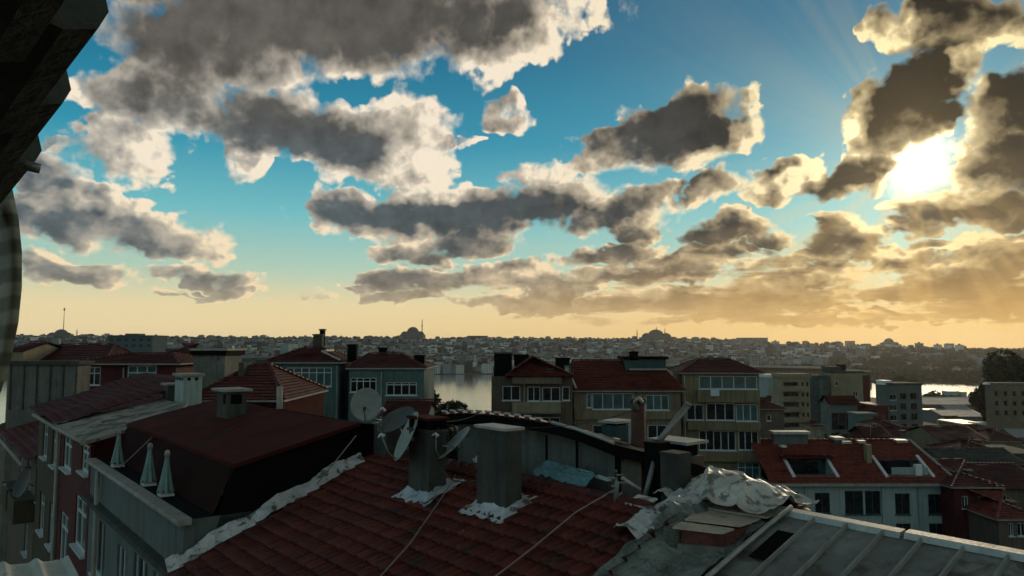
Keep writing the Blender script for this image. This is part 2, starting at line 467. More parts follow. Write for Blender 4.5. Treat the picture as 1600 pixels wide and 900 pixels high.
# ------------------------------------------------------------------ mesh building
class MB:
    """collects faces of one part, in world coordinates or in a frame M"""
    def __init__(s, M=None):
        s.M = M or Matrix.Identity(4); s.v = []; s.f = []; s.mi = []; s.uv = {}; s.cur = 0; s.sm = set(); s.smooth = False
    def mati(s, i): s.cur = i; return s
    def vert(s, p): s.v.append(s.M @ Vector(p)); return len(s.v) - 1
    def face(s, idx, uv=None):
        s.f.append(tuple(idx)); s.mi.append(s.cur)
        if uv: s.uv[len(s.f) - 1] = uv
        if s.smooth: s.sm.add(len(s.f) - 1)
    def poly(s, pts, uv=None): s.face([s.vert(p) for p in pts], uv)
    def hexa(s, p):
        """8 corners: bottom ring then top ring, both counter-clockwise from above"""
        i = [s.vert(q) for q in p]
        for f in ((3, 2, 1, 0), (4, 5, 6, 7), (0, 1, 5, 4), (1, 2, 6, 5), (2, 3, 7, 6), (3, 0, 4, 7)):
            s.face([i[k] for k in f])
    def box(s, x0, x1, y0, y1, z0, z1):
        s.hexa([(x0, y0, z0), (x1, y0, z0), (x1, y1, z0), (x0, y1, z0), (x0, y0, z1), (x1, y0, z1), (x1, y1, z1), (x0, y1, z1)])
    def prism(s, ring, off):
        """closed solid from a planar ring moved by the vector off"""
        n = len(ring); off = Vector(off)
        a = [s.vert(p) for p in ring]; b = [s.vert(Vector(p) + off) for p in ring]
        s.face(a[::-1]); s.face(b)
        for k in range(n): s.face((a[k], a[(k + 1) % n], b[(k + 1) % n], b[k]))
    def tube(s, pts, r, seg=8, caps=True):
        pts = [Vector(p) for p in pts]; rings = []
        rr = r if isinstance(r, (list, tuple)) else [r] * len(pts)
        up = Vector((0, 0, 1))
        for k, p in enumerate(pts):
            d = (pts[min(k + 1, len(pts) - 1)] - pts[max(k - 1, 0)]).normalized()
            e = d.cross(up)
            if e.length < 1e-3: e = d.cross(Vector((1, 0, 0)))
            e.normalize(); g = e.cross(d)
            rings.append([s.vert(p + (e * math.cos(2 * math.pi * q / seg) + g * math.sin(2 * math.pi * q / seg)) * rr[k]) for q in range(seg)])
        sm0 = s.smooth; s.smooth = True
        for a, b in zip(rings, rings[1:]):
            for q in range(seg): s.face((a[q], a[(q + 1) % seg], b[(q + 1) % seg], b[q]))
        s.smooth = sm0
        if caps: s.face(rings[0][::-1]); s.face(rings[-1])
    def lathe(s, prof, cx, cy, seg=16):
        rings = []
        for (r, z) in prof:
            rings.append([s.vert((cx + r * math.cos(2 * math.pi * q / seg), cy + r * math.sin(2 * math.pi * q / seg), z)) for q in range(seg)])
        sm0 = s.smooth; s.smooth = True
        for a, b in zip(rings, rings[1:]):
            for q in range(seg): s.face((a[q], a[(q + 1) % seg], b[(q + 1) % seg], b[q]))
        s.smooth = sm0
        s.face(rings[0][::-1]); s.face(rings[-1])
    def grid(s, P, nu, nv, fn_uv=None):
        idx = [[s.vert(P(i, j)) for i in range(nu + 1)] for j in range(nv + 1)]
        for j in range(nv):
            for i in range(nu):
                s.face((idx[j][i], idx[j][i + 1], idx[j + 1][i + 1], idx[j + 1][i]), fn_uv(i, j) if fn_uv else None)
    def build(s, name, mats, parent=None, label=None):
        me = bpy.data.meshes.new(name)
        if parent is not None:
            o_ = world_loc(parent)
        else:
            xs = [p.x for p in s.v]; ys = [p.y for p in s.v]; zs = [p.z for p in s.v]
            o_ = Vector(((min(xs) + max(xs)) / 2, (min(ys) + max(ys)) / 2, min(zs)))
        me.from_pydata([tuple(p - o_) for p in s.v], [], s.f)
        mats = mats if isinstance(mats, (list, tuple)) else [mats]
        for m in mats: me.materials.append(m)
        me.polygons.foreach_set('material_index', s.mi)
        if s.sm: me.polygons.foreach_set('use_smooth', [k in s.sm for k in range(len(s.f))])
        if s.uv:
            ul = me.uv_layers.new(name='UVMap')
            for p in me.polygons:
                q = s.uv.get(p.index)
                if q:
                    for k, li in enumerate(p.loop_indices): ul.data[li].uv = q[k % len(q)]
        me.update()
        o = bpy.data.objects.new(name, me); col.objects.link(o)
        if parent is not None: o.parent = parent
        else: o.location = o_
        if label: o['label'] = label
        return o

def world_loc(o):
    p = Vector((0, 0, 0))
    while o is not None:
        p = p + o.location; o = o.parent
    return p
def thing(name, label, cat, loc, group=None):
    o = bpy.data.objects.new(name, None); col.objects.link(o)
    o.empty_display_size = 0.3
    o.location = loc; o['label'] = label; o['category'] = cat
    if group: o['group'] = group
    return o
def tag(o, label, cat, group=None):
    o['label'] = label; o['category'] = cat
    if group: o['group'] = group
    return o
def kind(o, k): o['kind'] = k; return o
def dup(o, loc=None, parent=None, rz=None):
    c = o.copy(); col.objects.link(c)
    if parent is not None: c.parent = parent
    if loc is not None: c.location = loc
    if rz is not None: c.rotation_euler[2] = rz
    for ch in list(o.children): dup(ch, None, c)
    return c

# the camera's ray through a place in the view, used only to find where things stand
PT = R(4.4213)
def ray(px, py):
    x = (px - 800) / 1164.0; y = (450 - py) / 1164.0
    return Vector((x, math.cos(PT) - y * math.sin(PT), math.sin(PT) + y * math.cos(PT)))
def at(px, py, Y):
    d = ray(px, py); return Vector((0, 0, EYE)) + d * (Y / d.y)
def X(px, Y): return at(px, 540, Y).x
def Z(py, Y): return at(800, py, Y).z

# frame of the near row of houses: a runs along the street away from us, b across the roofs, z from eye level
AZ = R(-38.5)
AV = Vector((math.sin(AZ), math.cos(AZ), 0)); BV = Vector((math.cos(AZ), -math.sin(AZ), 0))
def L(a, b, z): return AV * a + BV * b + Vector((0, 0, EYE + z))
LM = Matrix(((AV.x, BV.x, 0, 0), (AV.y, BV.y, 0, 0), (0, 0, 1, EYE), (0, 0, 0, 1)))   # (a, b, z) -> world; mirrored order is handled by normals

def facade(mb, x0, x1, z0, z1, y, holes, depth=0.14, flip=1):
    """wall sheet in the plane y with rectangular openings (x0, x1, z0, z1) and their reveals"""
    xs = sorted({x0, x1, *[h[0] for h in holes], *[h[1] for h in holes]})
    zs = sorted({z0, z1, *[h[2] for h in holes], *[h[3] for h in holes]})
    for i in range(len(xs) - 1):
        for j in range(len(zs) - 1):
            cx = (xs[i] + xs[i + 1]) / 2; cz = (zs[j] + zs[j + 1]) / 2
            if any(h[0] < cx < h[1] and h[2] < cz < h[3] for h in holes): continue
            mb.poly([(xs[i], y, zs[j]), (xs[i + 1], y, zs[j]), (xs[i + 1], y, zs[j + 1]), (xs[i], y, zs[j + 1])])
    d = depth * flip
    for (a, b, c, e) in holes:
        mb.poly([(a, y, c), (b, y, c), (b, y + d, c), (a, y + d, c)])
        mb.poly([(a, y + d, e), (b, y + d, e), (b, y, e), (a, y, e)])
        mb.poly([(a, y, c), (a, y + d, c), (a, y + d, e), (a, y, e)])
        mb.poly([(b, y + d, c), (b, y, c), (b, y, e), (b, y + d, e)])
        mb.poly([(a, y + d + 0.05 * flip, c), (b, y + d + 0.05 * flip, c), (b, y + d + 0.05 * flip, e), (a, y + d + 0.05 * flip, e)])

def window(parent, M, x0, x1, z0, z1, y, nx=2, transom=0.0, frame_m='white_pvc', pane_m='glass_dark', w=0.06, flip=1, sill=True, curtain=False):
    """frame (with its mullions) as a part, panes as its sub-part; y is the plane of the frame's front"""
    f = MB(M); d = 0.06 * flip
    ya, yb = (y, y + d) if flip > 0 else (y + d, y)
    f.box(x0, x0 + w, ya, yb, z0, z1); f.box(x1 - w, x1, ya, yb, z0, z1)
    f.box(x0 + w, x1 - w, ya, yb, z0, z0 + w); f.box(x0 + w, x1 - w, ya, yb, z1 - w, z1)
    zt = z1 - w
    if transom:
        zt = z1 - (z1 - z0) * transom
        f.box(x0 + w, x1 - w, ya + 0.004, yb - 0.004, zt - w / 2, zt + w / 2)
    for k in range(1, nx):
        xm = x0 + (x1 - x0) * k / nx
        f.box(xm - w / 2, xm + w / 2, ya + 0.003, yb - 0.003, z0 + w, z1 - w)
    if sill:
        ys = (y - 0.2, y - 0.004) if flip > 0 else (y + 0.004, y + 0.2)
        f.box(x0 - 0.08, x1 + 0.08, ys[0], ys[1], z0 - 0.07, z0 - 0.004)
    fo = f.build('window', MATS[frame_m], parent)
    p = MB(M); yy = y + 0.035 * flip
    p.poly([(x0 + w, yy, z0 + w), (x1 - w, yy, z0 + w), (x1 - w, yy, z1 - w), (x0 + w, yy, z1 - w)])
    p.build('pane', MATS[pane_m], fo)
    if curtain:
        c = MB(M); yc = y + 0.1 * flip; nn = 14; rnd = random.Random(int(x0 * 100) + int(z0 * 10))
        lo, hi = sorted((rnd.uniform(0, 0.35), rnd.uniform(0.55, 1.0)))
        xa = x0 + w + (x1 - x0 - 2 * w) * lo; xb = x0 + w + (x1 - x0 - 2 * w) * hi
        c.grid(lambda i, j: (xa + (xb - xa) * i / nn, yc + 0.012 * math.sin(i * 2.1) * flip, z0 + w + (z1 - z0 - 2 * w) * j), nn, 1)
        c.build('curtain', MATS['curtain'], fo)
    return fo

def tiles(mb, o, u, v, nu, nv, tw=0.25, th=0.40, amp=0.022, step=0.035, seg=6, seed=1, sag=0.02, keep=None):
    """interlocking roof tiles as real relief: o top corner, u along the courses, v down the slope (unit vectors)"""
    o = Vector(o); u = Vector(u).normalized(); v = Vector(v).normalized()
    nrm = u.cross(v); nrm = nrm if nrm.z > 0 else -nrm
    rnd = random.Random(seed)
    mb.smooth = False
    for j in range(nv):
        j_off = rnd.uniform(-0.01, 0.01)
        jit = [rnd.uniform(-0.008, 0.008) for _ in range(nu + 2)]
        slip = [rnd.uniform(-0.012, 0.012) for _ in range(nu + 2)]
        rows = []
        for (t, h) in ((0.0, 0.0), (0.5, step * 0.5), (1.03, step), (1.03, -0.004)):
            row = []
            for i in range(nu * seg + 1):
                k = min(i // seg, nu - 1); ph = (i % seg) / seg
                prof = amp * (0.5 + 0.5 * math.cos(2 * math.pi * ph)) ** 1.5
                hh = h + (prof + jit[k] if h > -0.001 else 0)
                uu = i * tw / seg; vv = (j + t) * th + (slip[k] if t > 0.9 else 0) + j_off
                q = o + u * uu + v * vv
                sg = sag * (mnoise.noise(q * 0.35))
                row.append(mb.vert(q + nrm * (hh + sg)))
            rows.append(row)
        for r in range(3):
            for i in range(nu * seg):
                if keep and not keep((i + 0.5) * tw / seg, (j + 0.5) * th): continue
                k = i // seg
                mb.smooth = r < 2
                mb.face((rows[r][i], rows[r][i + 1], rows[r + 1][i + 1], rows[r + 1][i]), [(k + 0.5, j + 0.5)])
    mb.smooth = False

def cap_row(mb, p0, p1, r=0.11, n=20, seg=7, up=Vector((0, 0, 1)), gap=0.0):
    """a row of overlapping half-round ridge tiles"""
    p0 = Vector(p0); p1 = Vector(p1); d = (p1 - p0); Ln = d.length; d.normalize()
    e = d.cross(up).normalized(); g = e.cross(d)
    for k in range(n):
        a = p0 + d * (Ln * k / n); b = p0 + d * (Ln * (k + 1.0 - gap + 0.06) / n)
        ra, rb = r * 1.12, r * 0.92
        A_ = []; B_ = []
        for q in range(seg + 1):
            t = math.pi * q / seg
            A_.append(mb.vert(a + (e * math.cos(t) + g * math.sin(t) * 0.8) * ra))
            B_.append(mb.vert(b + (e * math.cos(t) + g * math.sin(t) * 0.8) * rb))
        mb.smooth = True
        for q in range(seg): mb.face((A_[q], A_[q + 1], B_[q + 1], B_[q]), [(k + .5, 99.5)])
        mb.smooth = False
        mb.face(A_, [(k + .5, 99.5)]); mb.face(B_[::-1], [(k + .5, 99.5)])

# palette
tile_mat('tile_red', (0.078, 0.015, 0.010), (0.125, 0.027, 0.016))
tile_mat('tile_dull', (0.07, 0.016, 0.013), (0.10, 0.024, 0.018))
tile_mat('tile_orange', (0.15, 0.034, 0.024), (0.20, 0.046, 0.03))
mat('membrane_red', (0.062, 0.015, 0.011), 0.9, 0.3, 0.8, streak=0.2, spec=0.05)
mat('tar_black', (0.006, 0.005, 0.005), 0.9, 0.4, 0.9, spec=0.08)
mat('concrete', (0.14, 0.14, 0.115), 0.85, 0.3, 0.9, bump=0.3, streak=0.4, dirt=(0.05, 0.05, 0.04))
mat('concrete_dark', (0.058, 0.060, 0.048), 0.88, 0.35, 1.2, bump=0.35, streak=0.5, dirt=(0.03, 0.03, 0.022))
mat('render_grey', (0.12, 0.14, 0.125), 0.85, 0.2, 0.7, streak=0.45)
mat('render_white', (0.30, 0.36, 0.33), 0.85, 0.15, 0.5, streak=0.35)
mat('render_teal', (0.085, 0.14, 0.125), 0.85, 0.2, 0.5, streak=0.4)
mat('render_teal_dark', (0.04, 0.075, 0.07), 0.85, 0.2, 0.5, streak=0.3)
mat('render_brown', (0.12, 0.088, 0.062), 0.85, 0.2, 0.5, streak=0.45)
mat('render_tan', (0.18, 0.14, 0.09), 0.85, 0.2, 0.5, streak=0.45)
mat('render_yellow', (0.20, 0.16, 0.088), 0.85, 0.2, 0.5, streak=0.5)
mat('render_cream', (0.26, 0.215, 0.13), 0.85, 0.2, 0.4, streak=0.35)
mat('render_maroon', (0.085, 0.012, 0.012), 0.8, 0.25, 0.7, streak=0.35)
mat('render_olive', (0.07, 0.055, 0.03), 0.85, 0.25, 0.7, streak=0.4)
mat('white_pvc', (0.50, 0.54, 0.52), 0.45, 0.12, 2.0, bump=0.0)
mat('white_paint', (0.62, 0.62, 0.58), 0.5, 0.15, 2.0, bump=0.05)
mat('trim_pale', (0.28, 0.27, 0.23), 0.7, 0.2, 1.5, streak=0.3)
mat('curtain', (0.30, 0.40, 0.38), 0.9, 0.12, 2.0, bump=0.0)
mat('cloth_teal', (0.17, 0.26, 0.235), 0.85, 0.2, 3.0, bump=0.1)
mat('sheet_metal', (0.20, 0.21, 0.185), 0.55, 0.35, 0.9, bump=0.1, metal=0.15, dirt=(0.085, 0.072, 0.05), dirt_at=(0.48, 0.66), spec=0.5)
mat('zinc_pale', (0.38, 0.37, 0.33), 0.5, 0.3, 2.5, bump=0.12, metal=0.35, spec=0.5)
mat('foil', (0.47, 0.48, 0.46), 0.38, 0.25, 1.6, bump=0.12, metal=0.2, spec=0.5, dirt=(0.09, 0.085, 0.07), dirt_at=(0.52, 0.62))
mat('tarp', (0.50, 0.47, 0.40), 0.4, 0.3, 2.0, bump=0.2, spec=0.5, dirt=(0.16, 0.155, 0.125), dirt_at=(0.5, 0.62))
mat('tarp_blue', (0.10, 0.21, 0.23), 0.5, 0.3, 2.5, bump=0.3)
mat('membrane_green', (0.08, 0.105, 0.09), 0.45, 0.45, 2.0, bump=0.4, spec=0.5, c2=(0.17, 0.19, 0.165))
mat('wood_old', (0.46, 0.37, 0.27), 0.8, 0.35, 1.6, bump=0.35, streak=0.0, dirt=(0.07, 0.05, 0.035))
mat('brick_old', (0.11, 0.035, 0.024), 0.85, 0.4, 4.0, bump=0.5, dirt=(0.03, 0.012, 0.01))
mat('rust', (0.085, 0.036, 0.024), 0.75, 0.35, 2.5, bump=0.2, metal=0.2)
mat('pole_grey', (0.22, 0.22, 0.19), 0.5, 0.25, 2.5, bump=0.1, metal=0.5)
mat('dish_grey', (0.22, 0.23, 0.20), 0.5, 0.2, 3.0, bump=0.05, dirt=(0.10, 0.09, 0.06), dirt_at=(0.55, 0.85))
mat('dish_shaded', (0.06, 0.07, 0.06), 0.5, 0.2, 3.0, bump=0.05)  # darker grey puts the shade on the tilted dish into its colour
mat('cable_pale', (0.26, 0.20, 0.16), 0.7, 0.15, 4.0, bump=0.0)
mat('cable_white', (0.42, 0.40, 0.36), 0.6, 0.15, 4.0, bump=0.0)
mat('black_plastic', (0.012, 0.012, 0.012), 0.5, 0.2, 4.0, bump=0.0)
mat('soffit', (0.075, 0.075, 0.06), 0.8, 0.35, 6.0, bump=0.2)
mat('bark', (0.05, 0.035, 0.025), 0.9, 0.3, 4.0)
mat('asphalt', (0.045, 0.045, 0.043), 0.9, 0.25, 0.5)
mat('soil', (0.05, 0.05, 0.035), 0.95, 0.35, 0.02, fine=12)
glass_mat('glass_dark', (0.012, 0.016, 0.017), 0.10)
glass_mat('glass_teal', (0.05, 0.10, 0.10), 0.16)
mat('copper_green', (0.10, 0.13, 0.11), 0.6, 0.2, 0.2, bump=0.0)

# ------------------------------------------------------------------ terrain, water
def lerp_tab(tab, x):
    if x <= tab[0][0]: return tab[0][1]
    for (a, p), (b, q) in zip(tab, tab[1:]):
        if x <= b: 
            t = (x - a) / (b - a); t = t * t * (3 - 2 * t)
            return p + (q - p) * t
    return tab[-1][1]
def ground_z(x, y):
    az = math.degrees(math.atan2(x, max(y, 1.0))); r = math.hypot(x, max(y, 0.0)) if y > 0 else y
    near_sh = lerp_tab([(8, 560), (20, 700), (26, 800)], az)
    far_sh = lerp_tab([(0, 1300), (12, 1260), (26, 1130)], az)
    top = lerp_tab([(-40, 58), (0, 56), (14, 51), (22, 40), (34, 33)], az)
    return lerp_tab([(-300, 40), (0, 33.5), (80, 26.5), (200, 13), (near_sh - 60, 3.5), (near_sh, 0.6), (near_sh + 25, -2.5),
                     (far_sh - 25, -2.5), (far_sh, 0.8), (far_sh + 120, 8), (2450, top), (3000, top - 6), (5200, 12), (12000, 5)], r) + \
        (2.5 * mnoise.noise(Vector((x * 0.004, y * 0.004, 0))) if r > far_sh + 80 else 0)
mb = MB()
ys = [-300, -120, -40, 0, 30, 60, 90, 130, 170, 210, 270, 340, 420] + list(range(480, 900, 30)) + list(range(900, 1100, 60)) + list(range(1100, 1350, 25)) + list(range(1360, 3100, 60)) + [3300, 3700, 4300, 5200, 7000, 9500, 12000]
nx = 70
idx = []
for y in ys:
    half = 500 + max(y, 0) * 1.15
    idx.append([mb.vert((half * (2 * i / nx - 1), y, ground_z(half * (2 * i / nx - 1), y))) for i in range(nx + 1)])
mb.smooth = True
for j in range(len(ys) - 1):
    for i in range(nx): mb.face((idx[j][i], idx[j][i + 1], idx[j + 1][i + 1], idx[j + 1][i]))
kind(mb.build('ground', MATS['soil']), 'structure')

def water_mat():
    m = bpy.data.materials.new('water'); m.use_nodes = True
    t = m.node_tree; t.nodes.clear(); n = NT(t)
    pos = n.node('ShaderNodeNewGeometry').outputs['Position']
    b = n.node('ShaderNodeBsdfGlossy'); b.inputs['Color'].default_value = (0.92, 0.95, 0.96, 1); b.inputs['Roughness'].default_value = 0.11
    deep = n.node('ShaderNodeBsdfDiffuse'); deep.inputs['Color'].default_value = (0.03, 0.045, 0.045, 1)
    h = n.add(n.mul(n.noise(n.v('MULTIPLY', pos, (1.0, 0.55, 1)), 0.35, 4, 0.6), 1.0), n.mul(n.noise(pos, 0.05, 3, 0.5), 3.0))
    bn = n.node('ShaderNodeBump'); bn.inputs['Strength'].default_value = 0.06; bn.inputs['Distance'].default_value = 0.6
    n.put(bn.inputs['Height'], h); n.put(b.inputs['Normal'], bn.outputs[0])
    ms = n.node('ShaderNodeMixShader'); fr = n.node('ShaderNodeLayerWeight'); fr.inputs['Blend'].default_value = 0.35
    t.links.new(fr.outputs['Facing'], ms.inputs[0]); t.links.new(deep.outputs[0], ms.inputs[1]); t.links.new(b.outputs[0], ms.inputs[2])
    o = n.node('ShaderNodeOutputMaterial'); t.links.new(ms.outputs[0], o.inputs[0])
    return m
mb = MB()
mb.poly([(-2500, 450, 0), (2500, 450, 0), (2500, 1420, 0), (-2500, 1420, 0)])
kind(mb.build('water', water_mat()), 'structure')

# ------------------------------------------------------------------ trees
def leaf_mat(name, c):
    m = mat(name, c, 0.75, 0.5, 0.9, 6.0, 0.0, spec=0.2)
    return m
leaf_mat('leaf_dark', (0.028, 0.036, 0.016)); leaf_mat('leaf_mid', (0.05, 0.06, 0.025))
def leaves(mb, lobes, n, size, rnd):
    """leaf clumps spread through the volume of overlapping lobes (centre, radii)"""
    w = [l[1][0] * l[1][1] * l[1][2] for l in lobes]
    for _ in range(n):
        c, r = rnd.choices(lobes, w)[0]
        while True:
            q = Vector((rnd.uniform(-1, 1), rnd.uniform(-1, 1), rnd.uniform(-1, 1)))
            if 0.25 < q.length < 1: break
        p = Vector(c) + Vector((q.x * r[0], q.y * r[1], q.z * r[2]))
        nz = mnoise.noise(p * (0.9 / max(r))) 
        if nz < -0.25: continue
        d = Vector((rnd.gauss(0, 1), rnd.gauss(0, 1), rnd.gauss(0, 0.7))).normalized()
        e = d.cross(Vector((rnd.gauss(0, 1), rnd.gauss(0, 1), rnd.gauss(0, 1)))).normalized(); s = size * rnd.uniform(0.6, 1.4)
        mb.poly([p - d * s, p + e * s * 0.5, p + d * s, p - e * s * 0.5])
def tree(name, label, x, y, zb, h, w, seed, group=None, leafs=2600, size=None, m='leaf_dark'):
    rnd = random.Random(seed)
    t = thing(name, label, 'tree', (x, y, zb), group)
    tr = MB(); top = zb + h * 0.62
    tr.tube([(x, y, zb - 0.3), (x + rnd.uniform(-.2, .2), y, zb + h * 0.3), (x + rnd.uniform(-.4, .4), y, top)], [h * 0.035, h * 0.025, h * 0.012], 7)
    lobes = []
    for k in range(9):
        a = rnd.uniform(0, 6.28); rr = rnd.uniform(0.12, 0.34) * w
        c = Vector((x + math.cos(a) * rr, y + math.sin(a) * rr, zb + h * rnd.uniform(0.45, 0.88)))
        s = w * rnd.uniform(0.16, 0.28)
        lobes.append((c, (s, s, s * rnd.uniform(0.75, 1.0))))
        tr.tube([(x, y, zb + h * 0.33), (c + Vector((x, y, zb + h * 0.45))) / 2, c], [h * 0.016, h * 0.010, h * 0.004], 5)
    tr.build('trunk', MATS['bark'], t)
    cr = MB(); leaves(cr, lobes, leafs, size or w * 0.035, rnd)
    cr.build('crown', MATS[m], t)
    return t

# ------------------------------------------------------------------ the far shore: houses up the hill
def far_house(seed):
    rnd = random.Random(seed); mb = MB()
    w = rnd.uniform(8, 15); d = rnd.uniform(9, 14); fl = rnd.randint(2, 6); h = fl * 3.0 + 1
    mb.box(-w / 2, w / 2, -d / 2, d / 2, -6, h)
    mb.mati(1); nw = max(2, int(w / 3.2))
    for f in range(fl):
        for k in range(nw):
            x0 = -w / 2 + (k + 0.28) * w / nw; x1 = x0 + w / nw * 0.46; z0 = f * 3 + 1.2
            for y, q in ((-d / 2 - 0.05, 1), (d / 2 + 0.05, -1)):
                mb.poly([(x0, y, z0), (x1, y, z0), (x1, y, z0 + 1.5), (x0, y, z0 + 1.5)])
    mb.mati(2)
    if seed % 3:
        r = rnd.uniform(1.4, 2.6); e = 0.5
        a, b, c, dd = (-w / 2 - e, -d / 2 - e, h + .05), (w / 2 + e, -d / 2 - e, h + .05), (w / 2 + e, d / 2 + e, h + .05), (-w / 2 - e, d / 2 + e, h + .05)
        p, q = (-w / 2 + d * 0.3, 0, h + r), (w / 2 - d * 0.3, 0, h + r)
        mb.poly([a, b, q, p]); mb.poly([b, c, q]); mb.poly([c, dd, p, q]); mb.poly([dd, a, p])
    else:
        mb.box(-w / 2 - .3, w / 2 + .3, -d / 2 - .3, d / 2 + .3, h + 0.05, h + 0.5)
        mb.box(-2, 1.5, -2, 2, h + 0.5, h + 2.8)
    return mb
FAR_W = [mat('far_wall_%s' % k, c, 0.9, 0.15, 0.02, 3.0, 0.0, spec=0.1) for k, c in
         (('grey', (0.24, 0.27, 0.26)), ('pale', (0.62, 0.63, 0.58)), ('beige', (0.34, 0.31, 0.25)), ('slate', (0.09, 0.125, 0.13)), ('dark', (0.05, 0.06, 0.06)))]
FAR_WIN = mat('far_window', (0.02, 0.024, 0.026), 0.4, 0.1, 0.02, 2.0, 0.0)
FAR_R = [mat('far_roof_%s' % k, c, 0.85, 0.2, 0.05, 3.0, 0.0, spec=0.1) for k, c in
         (('tile', (0.09, 0.045, 0.035)), ('grey', (0.10, 0.105, 0.10)), ('brown', (0.065, 0.045, 0.035)))]
rnd = random.Random(5)
spots = []
for _ in range(16000):
    y = 1300 + 1250 * rnd.random() ** 0.9
    az = rnd.uniform(-37, 37); x = y * math.tan(R(az))
    r = math.hypot(x, y)
    fs = lerp_tab([(0, 1300), (12, 1260), (26, 1130)], az)
    if r < fs + 18 or r > 2600: continue
    dens = lerp_tab([(14, 1.0), (21, 0.30), (26, 0.08), (34, 0.03)], az)
    if rnd.random() > dens: continue
    g = (int(x / 12.5), int(y / 14))
    spots.append((y, x, g))
seen = set(); uniq = []
for s in spots:
    if s[2] in seen: continue
    seen.add(s[2]); uniq.append(s)
uniq.sort(key=lambda s: math.hypot(s[0], s[1]))
variants = []
for k in range(10):
    variants.append((far_house(k), [FAR_W[k % 5], FAR_WIN, FAR_R[k % 3]]))
protos = []
n_ind = 0
FAR_LABEL = ['pale flat-roofed block low on the hillside across the water', 'small tiled-roof house low on the hillside across the water']
mass = MB()
mass_m = FAR_W + [FAR_WIN] + FAR_R
for (y, x, g) in uniq:
    k = rnd.randrange(10); rot = rnd.uniform(-0.5, 0.5) + rnd.choice((0, 1.571)); z = ground_z(x, y)
    s = rnd.uniform(0.8, 1.25)
    if n_ind < 290:
        if k >= len(protos) or protos[k] is None:
            while len(protos) <= k: protos.append(None)
            b, ms = variants[k]
            me_o = b.build('hillside_house', ms)
            me_o.data.transform(Matrix.Translation(me_o.location)); me_o.location = (0, 0, 0)
            protos[k] = me_o; o = me_o
        else:
            o = protos[k].copy(); col.objects.link(o)
        o.location = (x, y, z); o.rotation_euler = (0, 0, rot); o.scale = (s, s, s * rnd.uniform(0.8, 1.1))
        fl = k % 3 == 0
        tag(o, FAR_LABEL[0 if fl else 1], 'building' if fl else 'house', 'flat blocks on the far shore' if fl else 'tiled houses on the far shore')
        n_ind += 1
    else:
        b, ms = variants[k]
        M = Matrix.Translation((x, y, z)) @ Matrix.Rotation(rot, 4, 'Z') @ Matrix.Diagonal((s, s, s * rnd.uniform(0.75, 1.15), 1))
        off = len(mass.v)
        mass.v.extend(M @ p for p in b.v)
        for f, mi in zip(b.f, b.mi):
            mass.f.append(tuple(i + off for i in f)); mass.mi.append(mass_m.index(ms[mi]))
kind(mass.build('hillside_houses', mass_m), 'stuff')
# trees between them
lv = MB(); rnd = random.Random(9)
for _ in range(1500):
    y = rnd.uniform(1240, 2560); az = rnd.choice((rnd.uniform(-36, 37), rnd.uniform(17, 37), rnd.uniform(20, 37))); x = y * math.tan(R(az))
    r = math.hypot(x, y)
    if r < lerp_tab([(0, 1300), (12, 1260), (26, 1130)], az) + 10 or r > 2600: continue
    z = ground_z(x, y); w = rnd.uniform(4, 9)
    for q in range(3):
        leaves(lv, [(Vector((x + rnd.uniform(-w, w), y + rnd.uniform(-3, 3), z + rnd.uniform(3, 8))), (w * .7, w * .7, w * .55))], 26, 2.0, rnd)
for _ in range(1100):                                   # the green belt above the far quay and the wooded hill on the right
    az = rnd.uniform(15, 37); fs = lerp_tab([(0, 1300), (12, 1260), (26, 1130)], az); r = fs + rnd.choice((rnd.uniform(8, 120), rnd.uniform(8, 1200)))
    x, y = r * math.sin(R(az)), r * math.cos(R(az)); z = ground_z(x, y); w = rnd.uniform(5, 11)
    leaves(lv, [(Vector((x, y, z + w * .4)), (w * 1.2, w * .8, w * .6))], 46, 2.4, rnd)
kind(lv.build('hillside_trees', MATS['leaf_dark']), 'stuff')

# ------------------------------------------------------------------ landmarks on the skyline
FARST = mat('far_stone', (0.13, 0.13, 0.12), 0.9, 0.15, 0.05, 3.0, 0.0)
FARLEAD = mat('far_lead', (0.075, 0.09, 0.09), 0.7, 0.15, 0.05, 3.0, 0.0)
def mosque(label, px, Y, w_px, base_py, top_py, minarets, stone=FARST):
    x = X(px, Y); w = w_px / 1164 * Y; zb = Z(base_py, Y) - 4; zt = Z(top_py, Y)
    t = thing('mosque', label, 'mosque', (x, Y, zb))
    h = zt - zb
    b = MB(); b.box(x - w * .5, x + w * .5, Y - w * .4, Y + w * .4, zb - 8, zb + h * .38)
    b.box(x - w * .36, x + w * .36, Y - w * .3, Y + w * .3, zb + h * .38, zb + h * .52)
    b.build('hall', stone, t)
    d = MB(); R0 = w * .27; zc = zb + h * .48
    d.lathe([(R0 * 1.03, zc - h * .05), (R0 * 1.03, zc)] + [(R0 * math.cos(q * .1745), zc + (h * .44) * math.sin(q * .1745)) for q in range(0, 9)] + [(0.15, zc + h * .44), (0.12, zt + h * .08)], x, Y, 20)
    d.build('dome', FARLEAD, t)
    for sx in (-1, 1):
        e = MB(); r1 = w * .17
        e.lathe([(r1, zb + h * .36)] + [(r1 * math.cos(q * .2618), zb + h * .38 + r1 * .8 * math.sin(q * .2618)) for q in range(0, 6)] + [(0.1, zb + h * .38 + r1 * .8)], x + sx * w * .33, Y - w * .1, 14)
        e.build('half_dome', FARLEAD, t)
    for (mpx, mtop) in minarets:
        mx_ = X(mpx, Y); mt = Z(mtop, Y); hh = mt - zb; r = max(1.3, hh * .02)
        m = MB(); m.lathe([(r * 1.4, zb - 6), (r * 1.4, zb + hh * .3), (r, zb + hh * .33), (r, zb + hh * .62), (r * 1.7, zb + hh * .63), (r * 1.7, zb + hh * .66), (r * .85, zb + hh * .665), (r * .8, zb + hh * .82), (0.05, mt)], mx_, Y + w * .3, 10)
        m.build('minaret', stone, t)
